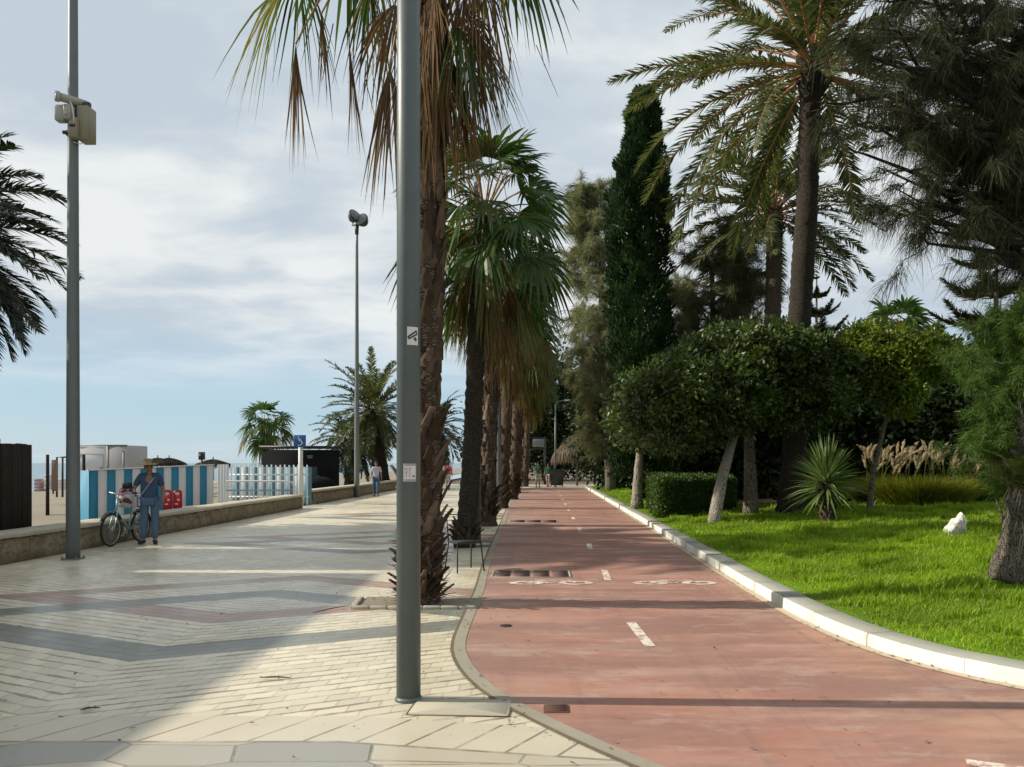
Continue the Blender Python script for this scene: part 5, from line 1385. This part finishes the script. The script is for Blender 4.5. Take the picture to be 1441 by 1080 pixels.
# -- lane-end furniture
t = thing('lane_lamp', 'thin pale street lamp at the end of the red lane', 'street lamp', (.95, 53.5, 0))
m = MB(); m.tube([(0, 0, 0), (0, 0, 5.7)], [.075, .05], 10); m.tube([(0, 0, 5.6), (.15, 0, 5.85), (.7, 0, 5.95)], [.04, .035, .03], 7); m.build('pole', M_MAST, t); m = MB(); m.rbox((.85, 0, 5.94), (.5, .2, .10), .04); m.build('lamp_head', M_GLASS, t)
M_GP = plain('grey_sheet_panel', (.20, .22, .24), .5)
t = thing('pergola_frame', 'dark metal pergola with two grey roof panels at the lane end', 'pergola', (-1.9, 60, 0), .05)
m = MB()
for x in (-1.6, 0.2, 2.2): m.tube([(x, 0, 0), (x, 0, 3.6)], .06, 7); m.tube([(x, 1.6, 0), (x, 1.6, 3.6)], .06, 7)
m.box((.3, 0, 3.6), (3.9, .08, .1)); m.box((.3, 0, 2.75), (3.9, .08, .1)); m.build('frame', M_IRON, t)
for x in (.55, 1.65): m = MB(); m.rbox((x, -.02, 3.2), (.9, .05, .62), .02); m.build('panel', M_GP, t)
t = thing('wheeled_bin', 'dark wheeled refuse bin beside the two people in green', 'bin', (1.05, 53.8, 0))
m = MB(); V = [(sx * w_, sy * d_, z_) for (w_, d_, z_) in ((.42, .36, .12), (.55, .48, 1.1)) for sx, sy in ((-1, -1), (1, -1), (1, 1), (-1, 1))]
m.add(V, [[0, 1, 5, 4], [1, 2, 6, 5], [2, 3, 7, 6], [3, 0, 4, 7], [3, 2, 1, 0]]); m.build('body', M_DGREY, t); m = MB(); m.rbox((0, 0, 1.15), (1.16, 1.02, .1), .04); m.build('lid', M_INK, t)
for sx in (-1, 1): m = MB(); m.tube([(sx * .40 - .03, .3, .12), (sx * .40 + .03, .3, .12)], .12, 10); m.build('wheel', M_TYRE, t)
t = thing('stone_bench', 'pale low bench under the trees right of the thatched shelter', 'bench', (5.0, 58, .1)); m = MB(); m.rbox((0, 0, .42), (2.0, .5, .1), .03); m.build('seat', M_CONC, t)
for x in (-.8, .8): m = MB(); m.rbox((x, 0, .18), (.15, .4, .38), .02); m.build('leg', M_CONC, t)
p = at(619, 676, 84); t = thing('parked_van', 'white van far off on the promenade seen between palm trunks', 'van', (p[0], 84, 0))
m = MB(); m.rbox((0, 2, 1.05), (1.9, 4, 1.5), .25); m.rbox((0, 2.2, 1.95), (1.6, 3, .5), .2); m.build('body', M_VAN, t); m = MB(); m.rbox((0, .0, 1.62), (1.5, .06, .5), .08); m.build('windscreen', M_VGL, t)
for sx in (-1, 1):
    m = MB(); m.tube([(sx * .8 - .1, .8, .35), (sx * .8 + .1, .8, .35)], .35, 12); m.build('wheel', M_TYRE, t); m = MB(); m.rbox((sx * .7, -.01, .95), (.3, .05, .18), .03); m.build('headlight', M_GLASS, t)

# -- dark metal chair beside second palm
t = thing('metal_chair', 'dark thin-legged metal chair standing between the first and second palms', 'chair', (-1.18, 12.0, 0), .5)
M_BLK = plain('black_metal', (.02, .02, .022), .5, .3)
m = MB(); m.rbox((0, 0, .44), (.42, .40, .025), .02); m.build('seat', M_BLK, t)
for sx in (-1, 1):
    m = MB(); m.tube([(sx * .19, -.18, .44), (sx * .22, -.24, 0)], .011, 6); m.build('leg', M_BLK, t)
    m = MB(); m.tube([(sx * .19, .18, .44), (sx * .22, .26, 0)], .011, 6); m.build('leg', M_BLK, t)
m = MB(); m.tube([(-.19, .19, .44), (-.19, .27, .85), (.19, .27, .85), (.19, .19, .44)], .011, 6); m.build('backrest', M_BLK, t)

# -- beach restaurant that throws the long shadow (beyond the left edge)
M_RW = plain('whitewashed_render', (.68, .66, .60), .8, 0, .12, 1.5, .2); M_RT = plain('terracotta_trim', (.35, .16, .10), .7)
def restaurant(label, x1, y0, y1, H, D):
    t = thing('beach_restaurant', label, 'restaurant', (x1, y0, .1)); L = y1 - y0
    m = MB(); m.box((-D / 2, L / 2, H / 2), (D, L, H)); m.build('wall', M_RW, t)
    m = MB(); m.box((-D / 2, L / 2, H + .10), (D + .3, L + .0, .2)); m.build('roof', M_RT, t)
    for k in range(int(L / 2.6)):
        y = 1.3 + k * 2.6; m = MB(); m.box((.02, y, 1.5), (.06, 1.2, 1.3)); w = m.build('window', M_RT, t); m = MB(); m.box((.045, y, 1.5), (.03, 1.04, 1.14)); m.build('pane', M_VGL, w)
EB = -2.55; XW = -12.9
HH = (EB - XW) * math.tan(SUN_EL) - .3
restaurant('long white beach restaurant hidden past the left edge of the view', XW, -14, 12.05, HH, 7)
restaurant('short white beach restaurant wing beyond the long one', XW, 12.42, 14.9, HH, 5)
# ================================================================ PEOPLE AND BICYCLE
def skin_mesh(name, V, E, R, mat, parent, root=0, sub=2, extra=None):
    me = bpy.data.meshes.new('tmp'); me.from_pydata([tuple(v) for v in V], [tuple(e) for e in E], []); me.update()
    o = bpy.data.objects.new('tmp', me); COL.objects.link(o)
    md = o.modifiers.new('s', 'SKIN'); md.use_smooth_shade = True
    if not me.skin_vertices: raise RuntimeError('no skin layer')
    for i, r in enumerate(R):
        d = me.skin_vertices[0].data[i]; d.radius = (r, r) if isinstance(r, (int, float)) else r; d.use_root = (i == root)
    s_ = o.modifiers.new('u', 'SUBSURF'); s_.levels = sub; s_.render_levels = sub
    dg = bpy.context.evaluated_depsgraph_get(); ev = o.evaluated_get(dg); em = ev.to_mesh()
    n = len(em.vertices); co = np.zeros(n * 3); em.vertices.foreach_get('co', co); co = co.reshape(-1, 3)
    m = MB(); q = [list(p.vertices) for p in em.polygons]
    q4 = [p for p in q if len(p) == 4]; q3 = [p for p in q if len(p) == 3]
    m.add(co, q4 or np.zeros((0, 4), int))
    if q3: m.t.append(np.array(q3)); m.tm.append(np.zeros(len(q3), int))
    ev.to_mesh_clear(); bpy.data.objects.remove(o); bpy.data.meshes.remove(me)
    if extra: extra(m)
    return m.build(name, mat, parent, smooth=True)

def cloth(name, col, rough=.85):
    if name in MATS: return MATS[name]
    s = NT(name); n1 = s.noise(s.obj(), 7, 4, .6); n2 = s.noise(s.scale(s.obj(), (1, 1, .5)), 16, 3)
    f = s.math('ADD', .75, s.math('MULTIPLY', n1, .5))
    s.bsdf(s.mix(1.0, col, s.comb(f, f, f), 'MULTIPLY'), rough, normal=s.bump(s.math('ADD', n1, n2), .6, .03), spec=.2); MATS[name] = s.mat; return s.mat
SKIN = plain('tanned_skin', (.30, .165, .105), .55, 0, .08, 12); HAIR = plain('dark_hair', (.025, .018, .013), .7); EYE = plain('eye_white', (.6, .58, .55), .3); PUP = plain('pupil', (.015, .01, .01), .2)

def person(label, loc, rz, H=1.74, shirt=(.1, .15, .25), legs=(.06, .1, .2), sname='shirt_cloth', lname='trouser_cloth', pose=None, wide=1.0, hair=True, long_legs=True, group=None, sleeves=True, bag=None, skirt=False):
    """figure facing local -Y, feet at z = 0"""
    t = thing('person', label, 'person', loc, rz, group); k = H / 1.75
    J = dict(pel=(0, 0, .95), waist=(0, .0, 1.09), chest=(0, .0, 1.28), neck=(0, .02, 1.475), nk2=(0, .0, 1.54), head=(0, -.02, 1.62), crown=(0, -.01, 1.695),
             shL=(.175, .01, 1.42), elL=(.235, .04, 1.14), wrL=(.245, -.04, .90), haL=(.245, -.06, .83),
             shR=(-.175, .01, 1.42), elR=(-.235, .04, 1.14), wrR=(-.245, -.04, .90), haR=(-.245, -.06, .83),
             hiL=(.095, 0, .90), knL=(.105, -.02, .50), anL=(.11, .02, .09), toL=(.125, -.13, .04), hiR=(-.095, 0, .90), knR=(-.105, -.02, .50), anR=(-.11, .02, .09), toR=(-.125, -.13, .04))
    if pose: J.update(pose)
    J = {a: np.array(b) * k for a, b in J.items()}
    w = wide
    names = list(J); ix = {a: i for i, a in enumerate(names)}
    RB = dict(pel=(.145, .11), waist=(.125, .095), chest=(.15, .105), neck=.062, nk2=.055, head=(.076, .088), crown=(.062, .07), shL=.058, elL=.042, wrL=.028, haL=(.036, .022), shR=.058, elR=.042, wrR=.028, haR=(.036, .022), hiL=.088, knL=.056, anL=.040, toL=.034, hiR=.088, knR=.056, anR=.040, toR=.034)
    def rad(a, f=1.0, d=0.0):
        r = RB[a]; r = r if isinstance(r, tuple) else (r, r)
        ww = w if a in ('pel', 'waist', 'chest') else 1
        return (r[0] * f * k * ww + d, r[1] * f * k * ww + d)
    ED = [('pel', 'waist'), ('waist', 'chest'), ('chest', 'neck'), ('neck', 'nk2'), ('nk2', 'head'), ('head', 'crown')]
    for s in 'LR': ED += [('chest', 'sh' + s), ('sh' + s, 'el' + s), ('el' + s, 'wr' + s), ('wr' + s, 'ha' + s), ('pel', 'hi' + s), ('hi' + s, 'kn' + s), ('kn' + s, 'an' + s), ('an' + s, 'to' + s)]
    hc = J['head']
    def extra(m):
        fy = -.088 * k
        m.tube([hc + (0, fy * .8, .022 * k), hc + (0, fy - .016 * k, -.004 * k), hc + (0, fy * .85, -.016 * k)], np.array([.008, .014, .008]) * k, 7)   # nose
        for sg in (-1, 1): m.ell(hc + (sg * .078 * k, .012 * k, 0), (.012 * k, .022 * k, .033 * k), 0, 8, 6)                                            # ears
        m.tube([hc + (-.024 * k, fy * .93, -.045 * k), hc + (0, fy * .99, -.047 * k), hc + (.024 * k, fy * .93, -.045 * k)], .006 * k, 6)                # lips
        for s in 'LR':                                                                                                                                # fingers
            wr, ha = J['wr' + s], J['ha' + s]; d = unit(ha - wr); lat = unit(np.cross(d, [1.0 if s == 'L' else -1.0, 0, .02])); inn = unit(np.cross(d, lat))
            if inn[0] * (1 if s == 'L' else -1) > 0: inn = -inn
            for j, L in enumerate((.072, .082, .077, .060)):
                b = ha + lat * ((j - 1.5) * .019 * k) + d * .012 * k; c = b + d * L * .5 * k; e = c + unit(d * .8 + inn * .6) * L * .5 * k
                m.tube([b - d * .02 * k, c, e], np.array([.0095, .0085, .006]) * k, 6)
            b = ha - d * .03 * k - lat * .03 * k; m.tube([b, b - lat * .03 * k + d * .03 * k + inn * .01, b - lat * .035 * k + d * .055 * k + inn * .02], np.array([.012, .010, .007]) * k, 6)
    skin_mesh('body', [J[a] for a in names], [(ix[a], ix[b]) for a, b in ED], [rad(a) for a in names], SKIN, t, 0, 2, extra)
    for sg in (-1, 1):
        m = MB(); m.ell(hc + (sg * .030 * k, -.080 * k, .012 * k), (.013 * k, .008 * k, .008 * k), 0, 8, 6); e = m.build('eye', EYE, t)
        m = MB(); m.ell(hc + (sg * .030 * k, -.0875 * k, .012 * k), (.006 * k, .003 * k, .006 * k), 0, 8, 6); m.build('pupil', PUP, e)
    if hair:
        m = MB(); m.ell(J['crown'] + (0, .012 * k, -.012 * k), (.085 * k, .098 * k, .072 * k), 0, 16, 10); m.ell(J['head'] + (0, .045 * k, .01 * k), (.078 * k, .06 * k, .085 * k), 0, 14, 9); m.build('hair', HAIR, t, smooth=True)
    # shirt
    sv = {a: J[a].copy() for a in ('pel', 'waist', 'chest', 'neck', 'shL', 'elL', 'shR', 'elR')}
    sv['neck'] = J['chest'] + (J['neck'] - J['chest']) * .95; sv['pel'] = J['pel'] + (0, 0, -.07 * k)
    fs = .80 if sleeves else .3
    for s in 'LR': sv['el' + s] = J['sh' + s] + (J['el' + s] - J['sh' + s]) * fs
    nm = list(sv); iy = {a: i for i, a in enumerate(nm)}
    es = [('pel', 'waist'), ('waist', 'chest'), ('chest', 'neck'), ('chest', 'shL'), ('shL', 'elL'), ('chest', 'shR'), ('shR', 'elR')]
    rs = {a: rad(a, 1.0, .022) for a in nm}; rs['neck'] = (.085 * k, .075 * k); rs['elL'] = rs['elR'] = (.068 * k, .068 * k)
    rs['pel'] = rad('pel', 1.0, .02)
    skin_mesh('shirt', [sv[a] for a in nm], [(iy[a], iy[b]) for a, b in es], [rs[a] for a in nm], cloth(sname, shirt), t)
    # trousers
    tv = {a: J[a].copy() for a in ('pel', 'hiL', 'knL', 'anL', 'hiR', 'knR', 'anR')}
    nm = list(tv); iy = {a: i for i, a in enumerate(nm)}
    if not long_legs:
        for s in 'LR': tv['an' + s] = J['kn' + s] + (J['an' + s] - J['kn' + s]) * .10; tv['kn' + s] = J['hi' + s] + (J['kn' + s] - J['hi' + s]) * .7
    es = [('pel', 'hiL'), ('hiL', 'knL'), ('knL', 'anL'), ('pel', 'hiR'), ('hiR', 'knR'), ('knR', 'anR')]
    rt = {a: rad(a, 1.0, .014) for a in nm}; rt['pel'] = rad('pel', .92, .004)
    for s in 'LR': rt['kn' + s] = (.083 * k,) * 2; rt['an' + s] = (.068 * k,) * 2
    skin_mesh('trousers', [tv[a] for a in nm], [(iy[a], iy[b]) for a, b in es], [rt[a] for a in nm], cloth(lname, legs), t)
    shoe = plain('dark_shoe', (.02, .018, .017), .6)
    for s in 'LR':
        a, b = J['an' + s], J['to' + s]; m = MB(); mid = (a + b) / 2; d = unit((b - a) * [1, 1, 0])
        P = [a - d * .05 * k - [0, 0, .045 * k], a + [0, 0, -.035 * k], mid - [0, 0, .02 * k], b + d * .02 * k - [0, 0, .002], b + d * .07 * k - [0, 0, .008]]
        m.tube(P, np.array([.035, .05, .048, .042, .02]) * k, 10); o = m.build('shoe', shoe, t, smooth=True)
        for v in o.data.vertices: v.co.z = max(v.co.z, .002)
    return t, J

# -- man with straw hat next to the wall
man, J = person('man in straw hat, blue shirt and jeans standing by a bicycle at the wall', (-8.02, 16.0, .004), .32, 1.70, (.055, .10, .17), (.095, .16, .25), 'blue_shirt', 'denim', hair=True, wide=1.18,
    pose=dict(head=(-.02, -.04, 1.605), crown=(-.025, -.03, 1.68), elR=(-.30, -.02, 1.15), wrR=(-.40, -.14, .98), haR=(-.44, -.19, .95), elL=(.255, .05, 1.14), wrL=(.25, .0, .90), haL=(.245, -.01, .83), anR=(-.12, .0, .09), toR=(-.16, -.14, .04), anL=(.11, -.05, .09), toL=(.14, -.20, .04)))
STRAW = plain('straw', (.30, .22, .12), .8, 0, .2, 40, .4)
m = MB(); c = J['crown'] + (0, .0, .012)
a = np.arange(28) * 2 * PI / 28; rows = []
for r, z in ((.205, -.022), (.20, -.010), (.15, .0), (.100, .006), (.094, .05), (.080, .088), (.045, .098), (.01, .085)):
    rows.append(np.c_[np.cos(a) * r * .96, np.sin(a) * r * 1.08, np.full(28, z) + (-.02 * (np.abs(np.sin(a)) ** 2) * (r > .12))])
V = np.concatenate(rows) + c
m.add(V, [[k * 28 + i, k * 28 + (i + 1) % 28, (k + 1) * 28 + (i + 1) % 28, (k + 1) * 28 + i] for k in range(7) for i in range(28)])
h = m.build('hat', STRAW, man, smooth=True)
m = MB(); m.tube([c + (0, 0, .010), c + (0, 0, .034)], [.101, .097], 28, cap=False); m.build('hat_band', HAIR, h)
m = MB(); q = np.linspace(0, 1, 9)                                           # strap and bag
P = np.c_[.11 - .32 * q, -.135 - .05 * np.sin(q * PI), 1.40 - .48 * q] * .97
m.ribbons(P[None], np.full((1, 9), .022), np.array([[.8, 0, .6]])); m.rbox((-.255, -.06, .86), (.09, .22, .22), .03); m.build('shoulder_bag', cloth('pale_canvas', (.42, .42, .46)), man)

def bicycle(label, loc, rz):
    t = thing('bicycle', label, 'bicycle', loc, rz); R = .335; wb = 1.02
    M_FR = plain('pale_turquoise_frame', (.30, .48, .50), .35, .2, .08, 5); M_CHR = plain('steel_parts', (.45, .46, .47), .3, .8, .1, 6)
    a = np.arange(33) * 2 * PI / 32
    for x in (0, wb):
        m = MB(); m.tube(np.c_[x + np.cos(a) * (R - .02), 0 * a, R + np.sin(a) * (R - .02)], .022, 8, cap=False); w = m.build('wheel', M_TYRE, t)
        m = MB(); m.tube(np.c_[x + np.cos(a) * (R - .045), 0 * a, R + np.sin(a) * (R - .045)], .010, 6, cap=False); m.build('rim', M_CHR, w)
        m = MB()
        for k in range(24):
            b = k * 2 * PI / 24; m.tube([(x, .02 * (-1) ** k, R), (x + math.cos(b) * (R - .05), 0, R + math.sin(b) * (R - .05))], .0018, 4, cap=False)
        m.tube([(x, -.05, R), (x, .05, R)], .022, 8); m.build('spokes', M_CHR, w)
        m = MB(); b = np.linspace(.15, 2.4, 12) if x == 0 else np.linspace(.5, 2.6, 12); fr = [(x - math.cos(c_) * (R + .03), 0, R + math.sin(c_) * (R + .03)) for c_ in b]
        m.ribbons(np.array(fr)[None], np.full((1, 12), .028), np.array([[0, 1.0, 0]])); m.build('mudguard', M_BLK, t)
    bb = (wb * .42, 0, .30); st = (wb * .30, 0, .80); hd = (wb * .80, 0, .86); hd2 = (wb * .835, 0, .70)
    m = MB()
    for p, q, r in ((bb, st, .017), (bb, hd2, .019), ((wb * .32, 0, .70), (wb * .81, 0, .80), .016), ((hd[0] - .012, 0, .93), hd2, .02)): m.tube([p, q], r, 8)
    for sg in (-1, 1):
        m.tube([(0, .06 * sg, R), (bb[0], .03 * sg, bb[2])], .010, 6); m.tube([(0, .06 * sg, R), (st[0] - .02, .02 * sg, .74)], .009, 6); m.tube([(hd2[0], .03 * sg, hd2[2]), (wb * .93, .055 * sg, .48), (wb, .055 * sg, R)], .012, 6)
    m.build('frame', M_FR, t, smooth=True)
    m = MB(); m.tube([(hd[0] - .012, 0, .9), (hd[0] - .03, 0, 1.02)], .014, 7); m.tube([(hd[0] - .18, -.29, 1.04), (hd[0] - .06, -.20, 1.06), (hd[0] - .02, 0, 1.02), (hd[0] - .06, .20, 1.06), (hd[0] - .18, .29, 1.04)], .012, 7); hb = m.build('handlebar', M_CHR, t, smooth=True)
    for sg in (-1, 1): m = MB(); m.tube([(hd[0] - .10, .235 * sg, 1.052), (hd[0] - .20, .30 * sg, 1.038)], .017, 8); m.build('grip', M_BLK, hb)
    m = MB(); m.tube([(st[0], 0, .78), (st[0] - .03, 0, .94)], .014, 7); m.ell((st[0] - .05, 0, .965), (.13, .075, .028)); m.build('saddle', M_BLK, t, smooth=True)
    m = MB(); m.tube([(bb[0], -.03, bb[2]), (bb[0], -.04, bb[2])], .095, 18); m.tube([(bb[0], -.06, bb[2]), (bb[0] + .1, -.065, bb[2] - .13)], .010, 6); m.tube([(bb[0], .05, bb[2]), (bb[0] - .1, .055, bb[2] + .13)], .010, 6); m.rbox((bb[0] + .1, -.11, bb[2] - .13), (.09, .09, .022), .008); m.rbox((bb[0] - .1, .10, bb[2] + .13), (.09, .09, .022), .008); m.build('crank', M_CHR, t)
    m = MB(); m.box((-.02, 0, .735), (.36, .13, .018)); m.tube([(0, .06, R), (-.08, .06, .72)], .006, 5); m.tube([(0, -.06, R), (-.08, -.06, .72)], .006, 5); m.build('rack', M_BLK, t)
    m = MB(); m.tube([(bb[0] - .1, .03, bb[2]), (bb[0] - .12, .22, .005)], .010, 6); m.build('kickstand', M_CHR, t)
    return t
bicycle('pale turquoise bicycle with black tyres parked close along the wall', (-8.42, 16.42, .004), -PI / 2 - .06)
t = thing('rucksack', 'white and maroon patterned rucksack loaded on the bicycle beside the man', 'bag', (-8.40, 15.86, .74), .2)
s = NT('patterned_bag'); v = s.voro(s.obj(), 9, 'F1', 1); sp = s.new('ShaderNodeSeparateColor'); s.put(sp.inputs[0], v)
s.bsdf(s.ramp(sp.outputs[0], [(0, (.55, .53, .54)), (.45, (.50, .46, .48)), (.55, (.16, .03, .05)), (1, (.05, .04, .06))]), .8)
m = MB(); m.rbox((0, 0, .21), (.30, .24, .40), .08); m.ell((0, -.12, .17), (.13, .07, .13)); m.build('body', s.mat, t, smooth=True)
m = MB(); m.tube([(-.08, -.05, .45), (.08, .02, .46)], .065, 10); m.build('rolled_jacket', M_INK, t, smooth=True)

def walk(s=1, st=.2): return dict(knL=(.1, -.10 * s, .50), anL=(.1, -.17 * s, .10), toL=(.11, -.31 * s if s > 0 else .03, .05), knR=(-.1, .03 * s, .49), anR=(-.1, .22 * s, .13), toR=(-.11, .10 * s, .05), wrL=(.25, .08, .90), haL=(.25, .10, .83), wrR=(-.25, -.16, .92), haR=(-.25, -.20, .86))
person('walker in pale lilac shirt and blue jeans by the far wall', (-8.12, 38.4, .004), .1, 1.74, (.50, .48, .56), (.075, .12, .20), 'lilac_shirt', 'blue_jeans', pose=walk(1))
person('distant walker in a red top and pale trousers between palm trunks', (-5.75, 48, .004), PI, 1.7, (.60, .10, .09), (.5, .45, .42), 'red_top', 'pale_trousers', pose=walk(1))
person('left person in green shirt and pale shorts at the lane end', (-.25, 53, .004), .2, 1.68, (.03, .16, .09), (.45, .42, .35), 'green_shirt', 'pale_shorts', long_legs=False, wide=1.15)
person('right person in darker green shirt and pinkish shorts at the lane end', (.45, 53.4, .004), -.3, 1.62, (.02, .10, .06), (.42, .33, .30), 'dark_green_shirt', 'pink_shorts', long_legs=False, pose=walk(1))
sit = dict(pel=(0, .05, .50), waist=(0, .03, .64), chest=(0, .0, .84), neck=(0, .0, 1.03), nk2=(0, -.02, 1.09), head=(0, -.05, 1.17), crown=(0, -.05, 1.245), shL=(.175, 0, .98), elL=(.23, -.03, .72), wrL=(.16, -.24, .60), haL=(.14, -.31, .59), shR=(-.175, 0, .98), elR=(-.23, -.03, .72), wrR=(-.16, -.24, .60), haR=(-.14, -.31, .59), hiL=(.09, 0, .49), knL=(.12, -.42, .49), anL=(.12, -.40, .09), toL=(.13, -.54, .04), hiR=(-.09, 0, .49), knR=(-.12, -.42, .49), anR=(-.12, -.40, .09), toR=(-.13, -.54, .04))
person('person in white shirt sitting on a bench beside the palm trunks', (-1.75, 43.8, .004), 1.2, 1.74, (.62, .60, .60), (.03, .03, .04), 'white_shirt', 'black_trousers', pose=sit)
t = thing('wooden_bench', 'dark wooden bench under the seated person in white', 'bench', (-1.80, 43.85, 0), 1.2)
m = MB()
for k in range(4): m.rbox((0, -.12 + k * .11, .40), (1.5, .095, .03), .008)
m.build('seat', M_WOOD, t); m = MB()
for k in range(2): m.rbox((0, .30 + .03 * k, .62 + k * .13), (1.5, .03, .1), .008)
m.build('backrest', M_WOOD, t)
for x in (-.6, .6): m = MB(); m.rbox((x, .06, .19), (.07, .42, .38), .015); m.build('leg', M_IRON, t)

# ================================================================ LIGHT, SKY, CAMERA
def world():
    w = bpy.data.worlds.new('World'); SC.world = w; w.use_nodes = True
    t = w.node_tree; t.nodes.clear()
    class W(NT):
        def __init__(s): s.t = t
    s = W()
    out = t.nodes.new('ShaderNodeOutputWorld'); bg = t.nodes.new('ShaderNodeBackground'); t.links.new(bg.outputs[0], out.inputs[0])
    sky = t.nodes.new('ShaderNodeTexSky'); sky.sky_type = 'NISHITA'; sky.sun_disc = False
    sky.sun_elevation = SUN_EL; sky.sun_rotation = math.atan2(SUN_TO[0], SUN_TO[1]); sky.air_density = 1.0; sky.dust_density = 1.2; sky.ozone_density = 1.2
    tc = t.nodes.new('ShaderNodeTexCoord'); d = tc.outputs['Generated']
    x = t.nodes.new('ShaderNodeSeparateXYZ'); t.links.new(d, x.inputs[0])
    z = s.math('MAXIMUM', x.outputs[2], 0.0)
    den = s.math('ADD', z, .16)
    P = s.comb(s.math('DIVIDE', x.outputs[0], den), s.math('MULTIPLY', s.math('DIVIDE', x.outputs[1], den), 1.0), 0.0)
    n1 = s.noise(P, .55, 5, .52, .25); n2 = s.noise(s.scale(P, (1, 1.5, 1)), 2.3, 7, .56, .25)
    n4 = s.noise(s.scale(d, (2.0, 2.0, 6.0)), 1.4, 6, .52, .25)
    dens = s.math('ADD', s.math('MULTIPLY', n1, .40), s.math('ADD', s.math('MULTIPLY', n2, .26), s.math('MULTIPLY', n4, .34)))
    # cloud colour in picture values, x10 because the background strength is 0.1
    cl = s.ramp(dens, [(.43, (5.5, 6.3, 7.1)), (.47, (6.2, 6.9, 7.5)), (.50, (7.3, 7.8, 8.1)), (.54, (8.4, 8.7, 8.8))])
    cover = s.math('MULTIPLY', s.step(z, .055, .19), s.step(s.math('ADD', dens, s.math('MULTIPLY', z, .5)), .40, .50))
    low = s.ramp(z, [(0, (6.0, 7.5, 8.2)), (.05, (5.0, 7.0, 8.3)), (.14, (4.2, 6.3, 8.0)), (.5, (3.2, 5.2, 7.4))])
    clear = s.mix(.82, sky.outputs[0], low)
    wisps = s.math('MULTIPLY', s.step(s.noise(s.scale(d, (1.5, 1.5, 14)), 1.6, 5, .6), .52, .7), .45)
    clear = s.mix(wisps, clear, (7.2, 8.0, 8.5))
    c = s.mix(cover, clear, cl)
    # sky colour dimmed overhead and behind the viewer to weaken the fill light
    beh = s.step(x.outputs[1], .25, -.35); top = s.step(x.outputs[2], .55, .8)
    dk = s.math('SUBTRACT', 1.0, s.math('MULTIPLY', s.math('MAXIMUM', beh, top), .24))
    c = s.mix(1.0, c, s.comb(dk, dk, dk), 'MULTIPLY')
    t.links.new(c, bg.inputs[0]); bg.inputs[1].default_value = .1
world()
sun = bpy.data.lights.new('sun', 'SUN'); sun.energy = 5.0; sun.angle = math.radians(.53); sun.color = (1.0, .92, .78)
so = bpy.data.objects.new('sun', sun); COL.objects.link(so)
so.rotation_euler = Vector(SUN_TO).to_track_quat('Z', 'Y').to_euler(); so.location = (-20, 0, 30)

cam = bpy.data.cameras.new('camera'); co = bpy.data.objects.new('camera', cam); COL.objects.link(co)
co.location = (0, 0, 1.65); co.rotation_euler = (PI / 2, 0, 0)
cam.sensor_width = 36; cam.lens = 1100 / 1441 * 36; cam.shift_x = -41.5 / 1441; cam.shift_y = 112 / 1441
cam.clip_start = .05; cam.clip_end = 60000
SC.camera = co
SC.render.engine = 'CYCLES'
SC.view_settings.view_transform = 'Standard'; SC.view_settings.look = 'None'; SC.view_settings.exposure = 0
SC.cycles.max_bounces = 6; SC.cycles.diffuse_bounces = 3; SC.cycles.transparent_max_bounces = 8
SC.cycles.use_adaptive_sampling = True; SC.cycles.adaptive_threshold = .015
try: SC.cycles.use_denoising = True; SC.cycles.denoiser = 'OPENIMAGEDENOISE'
except Exception: pass
